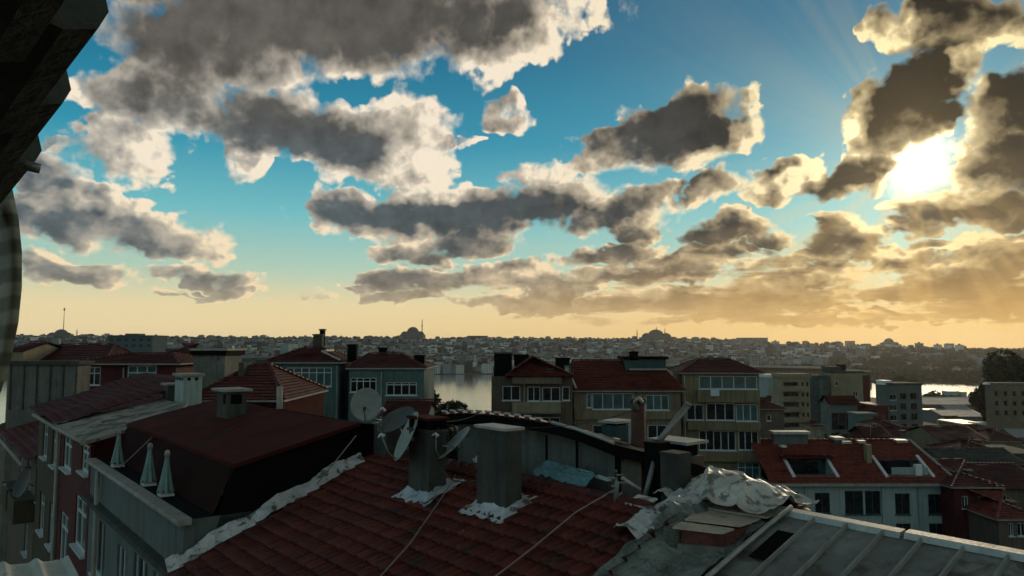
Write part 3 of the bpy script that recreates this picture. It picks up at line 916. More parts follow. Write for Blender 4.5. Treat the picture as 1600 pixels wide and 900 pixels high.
mosque('domed mosque on the skyline with one thin tall minaret close on its right side', 645, 2380, 36, 529, 509, [(658, 496)])
mosque('grey domed mosque on the skyline with paired thin minarets, above the red tiled roofs', 1025, 2300, 46, 533, 513, [(998, 513), (1029, 509), (1042, 511)])
mosque('small hazy dome with a spike alone on the hill above the bright water', 1389, 2420, 28, 543, 527, [])
mosque('domed mosque on the skyline at the far left beside a tall mast', 95, 2250, 36, 529, 513, [(113, 513)])
# mast by the left mosque
x, Y = X(98, 1700), 1700
mb = MB(); zb = ground_z(x, Y)
mb.tube([(x, Y, zb), (x, Y, Z(505, Y)), (x, Y, Z(480, Y))], [0.9, 0.7, 0.35], 6); mb.box(x - 1.3, x + 1.3, Y - 1.3, Y + 1.3, Z(485, Y), Z(482, Y))
tag(mb.build('radio_mast', FARST), 'thin tall mast rising from the skyline at the far left', 'mast')
def far_block(name, label, px0, px1, py0, py1, Y, m, cat='building', extra=None):
    x0, x1 = X(px0, Y), X(px1, Y); z1 = Z(py0, Y)
    zb = ground_z((x0 + x1) / 2, Y) - 3
    t = thing(name, label, cat, ((x0 + x1) / 2, Y, zb))
    b = MB(); n = max(3, int((x1 - x0) / 4)); fl = max(1, int((z1 - Z(py1, Y)) / 3.2))
    b.box(x0, x1, Y, Y + 18, zb, z1); b.mati(1)
    for f in range(fl):
        for k in range(n):
            xa = x0 + (k + .25) * (x1 - x0) / n; z0 = z1 - 3.2 * (f + 1) + 0.6
            b.poly([(xa, Y - .06, z0), (xa + (x1 - x0) / n * .5, Y - .06, z0), (xa + (x1 - x0) / n * .5, Y - .06, z0 + 1.5), (xa, Y - .06, z0 + 1.5)])
    b.build('wall', [m, FAR_WIN], t)
    r = MB(); r.box(x0 - .4, x1 + .4, Y - .4, Y + 18.4, z1 + .01, z1 + .8); 
    if extra: r.box(x0 + (x1 - x0) * .3, x0 + (x1 - x0) * .6, Y + 4, Y + 12, z1 + .8, z1 + extra)
    r.build('roof', FAR_R[1], t)
far_block('city_block', 'long grey flat-roofed block breaking the skyline left of the grey chimneys', 168, 238, 526, 548, 420, FAR_W[3], extra=1.8)
far_block('city_block', 'long pale flat block on the skyline above the yellow apartment house', 1153, 1200, 528, 540, 2300, FAR_W[0])
far_block('city_block', 'small tower block on the skyline between the pale long block and the hazy dome', 1324, 1336, 533, 542, 2450, FAR_W[2])
far_block('city_block', 'squat block on the hill right of the hazy dome', 1481, 1491, 537, 545, 2480, FAR_W[2])
far_block('city_block', 'dark low block on the skyline behind the black chimney stacks', 730, 762, 525, 535, 2400, FAR_W[4])
# scattered crowns along the skyline ridge
# ------------------------------------------------------------------ bridge over the inlet
Y0 = 930.0
t = thing('bridge', 'long low bridge with a pale deck line crossing before the far hill', 'bridge', (X(1200, Y0), Y0, 0))
pts = [(X(1010, Y0), Y0 + 40, Z(571, Y0)), (X(1180, Y0), Y0 + 10, Z(572, Y0)), (X(1290, Y0), Y0, Z(574, Y0)), (X(1352, Y0), Y0 - 6, Z(579, Y0))]
for nm, m, z0, z1, hw in (('deck', 'trim_pale', -1.6, 0.4, 7), ('girder', 'tar_black', -5.5, -1.62, 5.5)):
    mb = MB()
    for p, q in zip(pts, pts[1:]):
        mb.hexa([(p[0], p[1] - hw, p[2] + z0), (q[0], q[1] - hw, q[2] + z0), (q[0], q[1] + hw, q[2] + z0), (p[0], p[1] + hw, p[2] + z0),
                 (p[0], p[1] - hw, p[2] + z1), (q[0], q[1] - hw, q[2] + z1), (q[0], q[1] + hw, q[2] + z1), (p[0], p[1] + hw, p[2] + z1)])
    mb.build(nm, MATS[m], t)
for k in range(9):
    f = k / 8 * (len(pts) - 1.001); i = int(f); p = Vector(pts[i]).lerp(Vector(pts[i + 1]), f - i)
    mb = MB(); mb.box(p.x - 1.6, p.x + 1.6, p.y - 4, p.y + 4, -3, p.z - 5.52); mb.build('pier', MATS['concrete_dark'], t)

# ------------------------------------------------------------------ town houses at middle distance
def slope(mb, r0, r1, e1, e0, nc=14, nt=30, h=0.05, keep=None):
    """tiled slope between a ridge r0-r1 and an eave e0-e1, courses laid in steps"""
    r0, r1, e1, e0 = map(Vector, (r0, r1, e1, e0))
    nrm = (e1 - e0).cross((r0 + r1) * .5 - (e0 + e1) * .5)
    nrm = nrm.normalized() if nrm.z > 0 else -nrm.normalized()
    for j in range(nc):
        for (ta, ha, tb, hb) in ((j, 0.0, j + 1.0, h), (j + 1.0, h, j + 1.0, 0.0)):
            a0 = r0.lerp(e0, ta / nc); a1 = r1.lerp(e1, ta / nc); b0 = r0.lerp(e0, tb / nc); b1 = r1.lerp(e1, tb / nc)
            n2 = nt if (ta != tb or keep) else 1
            for i in range(n2):
                f, g = i / n2, (i + 1) / n2
                wob = lambda q: nrm * (0.03 * mnoise.noise(q * 0.7))
                p = [a0.lerp(a1, f), a0.lerp(a1, g), b0.lerp(b1, g), b0.lerp(b1, f)]
                if keep and not keep((p[0] + p[1] + p[2] + p[3]) / 4): continue
                mb.poly([p[0] + nrm * ha + wob(p[0]), p[1] + nrm * ha + wob(p[1]), p[2] + nrm * hb + wob(p[2]), p[3] + nrm * hb + wob(p[3])], [(i + .5, j + .5)])

class House:
    """a house whose front stands at distance Y; px positions are turned into metres once, here"""
    def __init__(s, name, label, cat, Y, px0, px1, py_eave, depth, wall, yaw=0.0, py_base=None, group=None):
        s.Y = Y; xa, xb = X(px0, Y), X(px1, Y); s.cx = (xa + xb) / 2; s.w = xb - xa; s.z1 = Z(py_eave, Y); s.d = depth
        s.z0 = min(ground_z(s.cx, Y), ground_z(s.cx, Y + depth)) - 0.3
        s.t = thing(name, label, cat, (s.cx, Y, s.z0), group)
        s.M = Matrix.Translation((s.cx, Y, 0)) @ Matrix.Rotation(R(yaw), 4, 'Z')
        s.wall_m = wall; s.holes = []; s.wins = []
    def lx(s, px): return X(px, s.Y) - s.cx
    def win(s, px0, px1, py0, py1, nx=2, transom=0.0, pane='glass_dark', frame='white_pvc', curtain=False, w=0.07):
        h = (s.lx(px0), s.lx(px1), Z(py1, s.Y), Z(py0, s.Y)); s.holes.append(h); s.wins.append((h, nx, transom, pane, frame, curtain, w))
    def walls(s, recess=0.16, z_low=None):
        mb = MB(s.M); h = s.w / 2
        facade(mb, -h, h, s.z0, s.z1, 0.0, s.holes, recess)
        mb.poly([(h, 0, s.z0), (h, s.d, s.z0), (h, s.d, s.z1), (h, 0, s.z1)])
        mb.poly([(-h, s.d, s.z0), (-h, 0, s.z0), (-h, 0, s.z1), (-h, s.d, s.z1)])
        mb.poly([(h, s.d, s.z0), (-h, s.d, s.z0), (-h, s.d, s.z1), (h, s.d, s.z1)])
        s.wall = mb.build('wall', MATS[s.wall_m], s.t)
        for (q, nx, tr, pane, fr, cu, w) in s.wins:
            window(s.t, s.M, q[0] + .01, q[1] - .01, q[2] + .01, q[3] - .01, recess * 0.45, nx, tr, fr, pane, w, curtain=cu)
    def hip(s, rise, m='tile_red', over=0.45, inset=None, ridge_y=None, ridge=(None, None), nt=26, nc=12):
        h = s.w / 2 + over; y0, y1 = -over, s.d + over; ins = s.d * .45 if inset is None else inset
        ry = s.d / 2 if ridge_y is None else ridge_y
        z = s.z1 + 0.12; zr = z + rise
        xa = -h + ins if ridge[0] is None else ridge[0]; xb = h - ins if ridge[1] is None else ridge[1]
        r0, r1 = (xa, ry, zr), (xb, ry, zr)
        mb = MB(s.M)
        slope(mb, r0, r1, (h, y0, z), (-h, y0, z), nc, nt)
        slope(mb, r1, r1, (h, y1, z), (h, y0, z), nc, 16)
        slope(mb, r0, r0, (-h, y0, z), (-h, y1, z), nc, 16)
        slope(mb, r1, r0, (-h, y1, z), (h, y1, z), nc, 12)
        for e in ((-h, y0, z), (-h, y1, z)): cap_row(mb, s_up(r0, .03), s_up(e, .03), .13, 14, 5)
        for e in ((h, y0, z), (h, y1, z)): cap_row(mb, s_up(r1, .03), s_up(e, .03), .13, 14, 5)
        if abs(xb - xa) > .5: cap_row(mb, s_up(r0, .03), s_up(r1, .03), .13, max(4, int((xb - xa) / .4)), 5)
        s.roof = mb.build('roof', MATS[m], s.t)
        s.eaves(over)
        return s.roof
    def eaves(s, over, m='trim_pale', th=0.14):
        e = MB(s.M); h = s.w / 2 + over + .03
        e.box(-h, h, -over - .03, s.d + over + .03, s.z1 + .004, s.z1 + th - .03)
        e.build('eaves_board', MATS[m], s.t)
    def flat(s, m='concrete_dark', th=0.3, over=0.15):
        e = MB(s.M); h = s.w / 2 + over
        e.box(-h, h, -over, s.d + over, s.z1 + .003, s.z1 + th)
        s.roof = e.build('roof', MATS[m], s.t); return s.roof
    def gable(s, rise, m='tile_red', over=0.4, along='x', nt=24, nc=12):
        h = s.w / 2; z = s.z1 + .1; mb = MB(s.M); g = MB(s.M)
        if along == 'x':
            y0, y1, ym = -over, s.d + over, s.d / 2; H = h + over
            slope(mb, (-H, ym, z + rise), (H, ym, z + rise), (H, y0, z), (-H, y0, z), nc, nt)
            slope(mb, (H, ym, z + rise), (-H, ym, z + rise), (-H, y1, z), (H, y1, z), nc, 10)
            cap_row(mb, (-H, ym, z + rise + .03), (H, ym, z + rise + .03), .13, max(4, int(2 * H / .4)), 5)
            for sx in (-h, h):
                g = MB(s.M); g.poly([(sx, 0, s.z1), (sx, s.d, s.z1), (sx, ym, s.z1 + rise)]); g.build('gable_wall', MATS[s.wall_m], s.t)
        else:
            H = h + over; y0, y1 = -over, s.d + over
            slope(mb, (0, y1, z + rise), (0, y0, z + rise), (-H, y0, z), (-H, y1, z), nc, 14)
            slope(mb, (0, y0, z + rise), (0, y1, z + rise), (H, y1, z), (H, y0, z), nc, 14)
            cap_row(mb, (0, y0, z + rise + .03), (0, y1, z + rise + .03), .13, max(4, int(s.d / .4)), 5)
            for yy in (0, s.d):
                g = MB(s.M); g.poly([(-h, yy, s.z1), (h, yy, s.z1), (0, yy, s.z1 + rise)]); g.build('gable_wall', MATS[s.wall_m], s.t)
        s.roof = mb.build('roof', MATS[m], s.t)
        return s.roof
    def boxpx(s, name, m, px0, px1, py0, py1, y0, y1, parent=None):
        b = MB(s.M); b.box(s.lx(px0), s.lx(px1), y0, y1, Z(py1, s.Y), Z(py0, s.Y))
        return b.build(name, MATS[m], parent or s.t)
    def chimney(s, px0, px1, py0, py1, y, m='brick_old', cap='concrete', parent=None, d=.6):
        """px read at the chimney's own distance"""
        Yc = s.Y + y; b = MB(); xa, xb = X(px0, Yc), X(px1, Yc); za, zb = Z(py1, Yc), Z(py0, Yc)
        b.box(xa, xb, Yc, Yc + d, za, zb - .12); b.mati(1); b.box(xa - .07, xb + .07, Yc - .07, Yc + d + .07, zb - .118, zb)
        b.mati(2); b.box(xa + .12, xb - .12, Yc + .12, Yc + d - .12, zb + .002, zb + .02)
        return b.build('chimney', [MATS[m], MATS[cap], MATS['tar_black']], parent or s.roof)
def s_up(p, d): return (p[0], p[1], p[2] + d)

# --- teal house with the bay of windows
H = House('teal_house', 'dull teal house with a white bay of tall windows under a brown hip roof', 'house', 62, 418, 531, 568, 8, 'render_teal')
H.win(448, 519, 574, 604, 6, 0.28, 'glass_teal', curtain=True); H.win(428, 446, 583, 603, 2, 0, 'glass_teal')
H.walls(); H.hip(1.15, 'tile_dull', 0.35, 2.6, 3.2)
H.chimney(489, 503, 522, 556, 4, 'concrete_dark'); H.chimney(499, 505.5, 514, 540, 4.7, 'tar_black')
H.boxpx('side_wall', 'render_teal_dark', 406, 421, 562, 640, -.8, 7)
H.boxpx('vent_shaft', 'render_white', 418, 431, 537, 563, 3.5, 4.8)
b = MB(H.M); b.hexa([(H.lx(505), .2, Z(549, 62)), (H.lx(509), .2, Z(549, 62)), (H.lx(509), 3, Z(549, 62)), (H.lx(505), 3, Z(549, 62)),
                     (H.lx(505), .2, Z(547, 62)), (H.lx(509), .2, Z(546, 62)), (H.lx(509), 3, Z(546, 62)), (H.lx(505), 3, Z(547, 62))])
b.tube([(H.lx(504), -.3, Z(548, 62)), (H.lx(533), -.3, Z(563, 62))], .1, 6); b.build('verge_trim', MATS['zinc_pale'], H.t)
b = MB(H.M); b.poly([(H.lx(431), 2, Z(556, 62)), (H.lx(462), 2, Z(553, 62)), (H.lx(460), 6, Z(541, 62)), (H.lx(431), 6, Z(543, 62))]); b.build('lean_to_roof', MATS['sheet_metal'], H.t)
# --- recessed link between the two teal houses
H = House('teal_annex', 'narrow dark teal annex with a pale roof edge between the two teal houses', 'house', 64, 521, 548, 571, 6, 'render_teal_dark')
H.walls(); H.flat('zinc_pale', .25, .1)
# --- second teal house
H = House('teal_house', 'long low teal house with two white window rows and black chimney pots', 'house', 61, 546, 663, 577, 8, 'render_teal')
H.win(548, 589, 590, 613, 4, 0.25, 'glass_dark'); H.win(604, 652, 597, 618, 4, 0.2, 'glass_dark')
H.walls(); H.hip(1.1, 'tile_dull', 0.2, 1.5, 3.4, ridge=(H.lx(565), H.lx(617)))
H.chimney(543, 557, 538, 572, 3, 'tar_black', 'tar_black'); H.chimney(592, 604, 543, 565, 4.5, 'tar_black', 'tar_black'); H.chimney(647, 663, 555, 580, 2, 'tar_black', 'tar_black')
# --- brown gabled apartment house
H = House('brown_apartment_house', 'brown apartment house with a tiled gable over a recessed balcony, beside the water', 'apartment house', 70, 768, 894, 588, 9, 'render_brown')
H.win(785, 813, 603, 626, 2, 0); H.win(878, 890, 604, 626, 1, 0); H.win(824, 844, 604, 627, 2, 0, curtain=True); H.win(847, 875, 605, 627, 2, 0, curtain=True)
H.win(785, 813, 652, 674, 2, 0); H.win(826, 875, 652, 676, 3, 0)
H.walls(); 
mb = MB(H.M); zr = Z(557, 70); ze = Z(588, 70); xl, xr, xm = H.lx(797), H.lx(889), H.lx(832)
slope(mb, (xm, 9.3, zr), (xm, -.9, zr), (xl - .5, -.9, ze), (xl - .5, 9.3, ze), 10, 14); slope(mb, (xm, -.9, zr), (xm, 9.3, zr), (xr + .5, 9.3, ze), (xr + .5, -.9, ze), 10, 14)
slope(mb, (xm, .8, zr - .03), (xm, .8, zr - .03), (xr + .4, -1.0, ze + .05), (xl - .4, -1.0, ze + .05), 9, 22)
cap_row(mb, (xm, .8, zr + .03), (xl - .4, -1.0, ze + .08), .13, 12, 5); cap_row(mb, (xm, .8, zr + .03), (xr + .4, -1.0, ze + .08), .13, 12, 5)
H.roof = mb.build('roof', MATS['tile_red'], H.t)
H.boxpx('gable_band', 'render_tan', 800, 876, 588.5, 599, -.7, -.003)
H.boxpx('balcony', 'render_cream', 800, 875, 628, 643, -1.0, -.004)
H.boxpx('balcony_slab', 'concrete', 798, 877, 643.1, 645.2, -1.1, -.006)
H.chimney(772, 800, 551, 592, 2, 'tar_black', 'concrete_dark', d=1.2); H.chimney(803, 826, 554, 572, 5, 'tar_black', 'tar_black')
H.chimney(883, 889, 571, 588, 1, 'render_white')
# --- tan house with the red roof
H = House('tan_apartment_house', 'tan apartment house with a plain red tiled slope and teal curtained windows', 'apartment house', 71, 896, 1062, 612, 9, 'render_tan')
H.win(925, 989, 614.5, 640, 4, 0, 'glass_teal', curtain=True); H.win(916, 924, 615, 637, 1, 0, 'glass_teal'); H.win(1008, 1044, 617, 641, 3, 0, 'glass_teal', curtain=True)
H.win(1010, 1040, 664, 690, 2, 0, 'glass_dark'); H.win(925, 989, 664, 690, 4, 0, 'glass_dark')
H.walls()
H.hip(2.75, 'tile_red', .35, 1.2, 4.8, ridge=(H.lx(892) + .6, H.lx(1040)))
H.boxpx('floor_band', 'render_yellow', 897, 1061, 642, 655, -.25, -.003)
H.boxpx('lift_house', 'render_teal_dark', 984, 1050, 562, 592, 3, 6.5); H.boxpx('lift_house_roof', 'tar_black', 980, 1054, 557.5, 562, 2.8, 6.7)
H.boxpx('ledge', 'trim_pale', 990, 1050, 577, 580, 2.6, 2.99)
H.chimney(868, 890, 559, 590, 3, 'tar_black', 'tar_black'); H.chimney(984, 997, 549, 563, 3, 'tar_black', 'tar_black')
b = MB(H.M); b.tube([(H.lx(892), -.45, Z(590, 71)), (H.lx(899), -.45, Z(606, 71))], .12, 6); b.build('verge_trim', MATS['white_paint'], H.t)
# --- yellow apartment house
H = House('yellow_apartment_house', 'tall yellow apartment house with rows of glazed balconies and an air conditioner', 'apartment house', 73, 1066, 1183, 584, 8.5, 'render_yellow', yaw=-6)
H.win(1092, 1180, 587.5, 608, 5, 0, 'glass_teal', curtain=True)
H.win(1072, 1098, 632, 657, 2, 0, 'glass_dark'); H.win(1102, 1145, 630, 657, 3, 0, 'glass_dark', curtain=True); H.win(1147, 1180, 631, 658, 3, 0, 'glass_teal', curtain=True)
H.win(1090, 1146, 673, 704, 5, 0.0, 'glass_dark', curtain=True); H.win(1150, 1180, 673, 703, 3, 0, 'glass_dark', curtain=True)
H.win(1148, 1181, 722, 749, 3, .3, 'glass_teal')
H.walls()
H.hip(1.25, 'tile_dull', .4, 2.6, 4.0)
H.boxpx('balcony_band', 'render_yellow', 1088, 1182, 609, 628, -.5, -.004); H.boxpx('balcony_band', 'render_yellow', 1072, 1182, 659, 671.5, -.5, -.004); H.boxpx('balcony_band', 'render_yellow', 1076, 1182, 705, 720, -.5, -.004)
b = MB(H.M); b.box(H.lx(1107), H.lx(1120), -.95, -.53, Z(618, 73), Z(607, 73))
o = b.build('air_conditioner', [MATS['white_pvc'], MATS['tar_black']], H.t)
H.chimney(1108, 1114, 556, 575, 3.5, 'render_brown'); H.chimney(1128, 1138, 567, 576, 3.5, 'concrete_dark')
# --- white house below, with terraces cut in the roof
H = House('white_apartment_house', 'grey white house with terraces cut into its red roof and dark windows below', 'apartment house', 68, 1203, 1476, 756, 11, 'render_white')
for a in ((1227, 1241, 769, 786, 1), (1266, 1289, 770, 802, 2), (1312, 1340, 767, 804, 2), (1343, 1367, 767, 804, 2), (1389, 1412, 771, 804, 2), (1440, 1463, 772, 804, 2), (1389, 1412, 818, 846, 2), (1440, 1463, 818, 846, 2), (1266, 1289, 818, 846, 2), (1312, 1366, 818, 846, 4)):
    H.win(*a[:4], a[4], 0, 'glass_dark', 'render_teal_dark', curtain=(a[0] in (1312, 1343, 1440)), w=.05)
H.walls()
zr = Z(688, 73); over = .5; hh = H.w / 2 + over; ze = H.z1 + .15
rx0, rx1 = X(1215, 73) - H.cx, X(1416, 73) - H.cx
r0, r1 = (-hh, 5.2, zr), (rx1, 5.2, zr)
CUTS = [(H.lx(1236), H.lx(1304)), (H.lx(1380), H.lx(1452))]
inside = lambda p: any(a < p.x < b for a, b in CUTS) and .55 < p.y < 2.35
mb = MB(H.M); slope(mb, r0, r1, (hh, -over, ze), (-hh, -over, ze), 20, 120, .05, lambda p: not inside(p))
slope(mb, r1, r1, (hh, 11 + over, ze), (hh, -over, ze), 14, 16); slope(mb, r1, r0, (-hh, 11 + over, ze), (hh, 11 + over, ze), 14, 20)
cap_row(mb, s_up(r0, .03), s_up(r1, .03), .14, 30, 5)
H.roof = mb.build('roof', MATS['tile_orange'], H.t)
b = MB(H.M); cap_row(b, s_up(r1, .05), (hh, -over, ze + .06), .15, 22, 5); b.build('hip_ridge', MATS['trim_pale'], H.t)
b = MB(H.M); b.box(-hh - .02, hh + .02, -over - .12, -over + .05, H.z1 - .12, H.z1 + .13); b.box(-hh, hh, -over, 0, H.z1 + .002, H.z1 + .1); b.build('gutter', MATS['trim_pale'], H.t)
H.boxpx('pilaster', 'render_white', 1368.5, 1373, 757, 850, -.12, -.004)
zs = lambda y: ze + (zr - ze) * (y + over) / (5.2 + over)
for k, (xa, xb) in enumerate(CUTS):
    # a terrace cut into the slope: floor, dark glazed back wall, white cheek walls with pale copings
    d = MB(H.M); d.poly([(xa, .3, ze - .1), (xb, .3, ze - .1), (xb, 2.8, ze - .1), (xa, 2.8, ze - .1)]); d.box(xa, xb, .28, .36, ze - .1, zs(.36) + .05)
    dw = d.build('terrace', MATS['render_grey'], H.t)
    g = MB(H.M); g.box(xa, xb, 2.72, 2.85, ze - .1, zs(2.8) + .02); g.build('back_wall', MATS['render_teal_dark'], dw)
    g = MB(H.M); g.box(xa + .5, xb - .8, 2.62, 2.716, ze, zs(2.6) - .25); g.build('glazing', MATS['glass_dark'], dw)
    for sx in (xa, xb):
        c = MB(H.M); c.prism([(sx - .06, .36, ze - .1), (sx - .06, 2.71, ze - .1), (sx - .06, 2.71, zs(2.71)), (sx - .06, .36, zs(.36))], (.12, 0, 0)); c.build('cheek_wall', MATS['render_white'], dw)
        c = MB(H.M); c.hexa([(sx - .14, .2, zs(.2) + .02), (sx + .14, .2, zs(.2) + .02), (sx + .14, 2.9, zs(2.9) + .02), (sx - .14, 2.9, zs(2.9) + .02), (sx - .14, .2, zs(.2) + .16), (sx + .14, .2, zs(.2) + .16), (sx + .14, 2.9, zs(2.9) + .16), (sx - .14, 2.9, zs(2.9) + .16)]); c.build('coping', MATS['white_paint'], dw)
    c = MB(H.M); c.hexa([(xa - .4, 1.9, zs(2.75) + .03), (xb + .4, 1.9, zs(2.75) + .03), (xb + .4, 2.95, zs(2.95) + .02), (xa - .4, 2.95, zs(2.95) + .02), (xa - .4, 1.9, zs(2.75) + .12), (xb + .4, 1.9, zs(2.75) + .12), (xb + .4, 2.95, zs(2.95) + .13), (xa - .4, 2.95, zs(2.95) + .13)])
    if k == 0: c.build('canopy', MATS['membrane_red'], dw)
    else:
        c = MB(H.M); c.box(xa + .6, xb - .3, .5, .62, ze - .1, zs(.36) + .75); c.build('parapet', MATS['render_white'], dw)
        c = MB(H.M); c.box(xb - 1.5, xb - .9, .38, .8, ze - .1, zs(.36) + 1.0); c.build('vent_box', MATS['white_paint'], dw)
        c = MB(H.M); c.box(xa - .9, xa - .45, 2.0, 2.6, zs(2.0), zs(2.0) + 1.7); c.build('post', MATS['render_cream'], dw)
# the flat caps along its ridge
for (pa, pb, ya, yb, nm) in ((1203, 1260, 674, 694, 'wide'), (1297, 1313, 683, 691, ''), (1308, 1323, 689, 697, ''), (1334, 1345, 688, 694, ''), (1393, 1410, 687, 696, '')):
    Yc = 72.6; b = MB(); xa, xb = X(pa, Yc), X(pb, Yc); zt = Z(ya, Yc)
    b.box(xa + .12, xb - .12, Yc, Yc + .7, Z(yb, Yc) - .4, zt - .25); b.mati(1); b.box(xa, xb, Yc - .35, Yc + 1.0, zt - .248, zt)
    b.build('chimney', [MATS['render_grey'], MATS['zinc_pale']], H.roof)
b = MB(); Yc = 70.5; b.box(X(1217, Yc), X(1223, Yc), Yc, Yc + .5, Z(707, Yc), Z(699, Yc)); b.mati(1); b.box(X(1216, Yc), X(1224, Yc), Yc - .1, Yc + .6, Z(699, Yc), Z(696, Yc)); b.build('chimney', [MATS['brick_old'], MATS['white_paint']], H.roof)

# --- ochre office block with ribbon balconies, and the taller blocks behind it
H = House('ochre_block', 'ochre block with stacked ribbon balconies and pairs of small windows', 'apartment house', 200, 1219, 1265, 590, 5, 'render_cream', yaw=8)
for k in range(6):
    y0 = 597 + k * 16
    H.win(1221, 1246, y0, y0 + 6.5, 1, 0, 'glass_dark', 'render_brown', w=.12)
    H.win(1251, 1255, y0, y0 + 6.5, 1, 0, 'glass_dark', 'render_brown', w=.1); H.win(1259, 1263, y0, y0 + 7, 1, 0, 'glass_dark', 'render_brown', w=.1)
H.walls(.6); H.flat('render_cream', 1.0, .3)
for k in range(6): H.boxpx('balcony', 'render_cream', 1217.5, 1247, 604.5 + k * 16, 611 + k * 16, -1.2, -.01)
H = House('white_roof_hall', 'bright white flat roof of a hall glinting beside the ochre block', 'building', 215, 1199, 1238, 590, 9, 'render_white')
H.walls(); H.flat('white_paint', .8, .5)
H = House('glass_block', 'narrow teal glass block between the ochre block and the beige block', 'apartment house', 214, 1268, 1293, 588, 5, 'render_teal_dark')
for k in range(6): H.win(1270, 1289, 596 + k * 13, 604 + k * 13, 3, 0, 'glass_teal', 'render_teal', w=.15)
H.walls(); H.flat()
H.boxpx('stair_shaft', 'render_teal', 1277, 1282, 592, 668, -1.0, -.01)
H = House('beige_block', 'plain beige block with a nearly blank wall below the bridge', 'apartment house', 216, 1297, 1346, 583, 5, 'render_cream')
H.win(1303, 1308, 596, 603, 1, 0, 'glass_dark', w=.1); H.win(1330, 1338, 612, 620, 2, 0, 'glass_dark', w=.1); H.walls(); H.flat('concrete_dark', .6)
H.boxpx('roof_hut', 'concrete_dark', 1300, 1318, 573, 583, 2, 8); H.boxpx('roof_hut', 'tar_black', 1322, 1330, 570, 583, 4, 7)
H = House('maroon_block', 'slim maroon brick block with a flat roof left of the gold glint on the water', 'building', 222, 1347, 1357, 588, 3, 'render_maroon')
H.walls(); H.flat('concrete_dark', .5)
H = House('grey_apartment_block', 'dark grey apartment block with a white roof hut in front of the gold water', 'apartment house', 170, 1390, 1440, 602, 6, 'render_grey', yaw=10)
for k in range(5):
    H.win(1384, 1396, 616 + k * 16, 625 + k * 16, 2, 0, 'glass_dark', w=.08)
    H.win(1402, 1412, 614 + k * 16, 624 + k * 16, 1, 0, 'glass_dark', 'render_brown', w=.1); H.win(1420, 1431, 614 + k * 16, 624 + k * 16, 2, 0, 'glass_dark', 'render_brown', w=.1)
H.walls(.3); H.flat('concrete_dark', .5); H.boxpx('roof_hut', 'white_paint', 1386, 1399, 595, 602, 2, 5)
H = House('turquoise_house', 'turquoise house with two slit windows beside a dark shed roof', 'house', 150, 1335, 1366, 649, 4, 'render_teal')
H.win(1351, 1354, 667, 674, 1, 0, w=.06); H.win(1356, 1359, 667, 674, 1, 0, w=.06); H.walls(); H.flat('render_teal', .4)
H = House('grey_shed', 'wide grey shed with an open dark front above the bushes', 'shed', 165, 1294, 1336, 632, 5, 'render_grey')
H.win(1296, 1331, 645, 672, 3, 0, 'glass_dark', 'concrete_dark', w=.2); H.walls(.8); H.gable(1.6, 'membrane_red', .6)
H = House('tan_block', 'blocky tan building with faint windows under the big dark trees', 'apartment house', 225, 1552, 1622, 602, 5, 'render_tan')
for k in range(3): 
    for q in range(4): H.win(1550 + q * 14, 1556 + q * 14, 611 + k * 15, 619 + k * 15, 1, 0, 'glass_dark', 'render_brown', w=.12)
H.walls(.3); H.flat('concrete', .7); H.boxpx('roof_hut', 'white_paint', 1545, 1556, 599, 602, 2, 4)
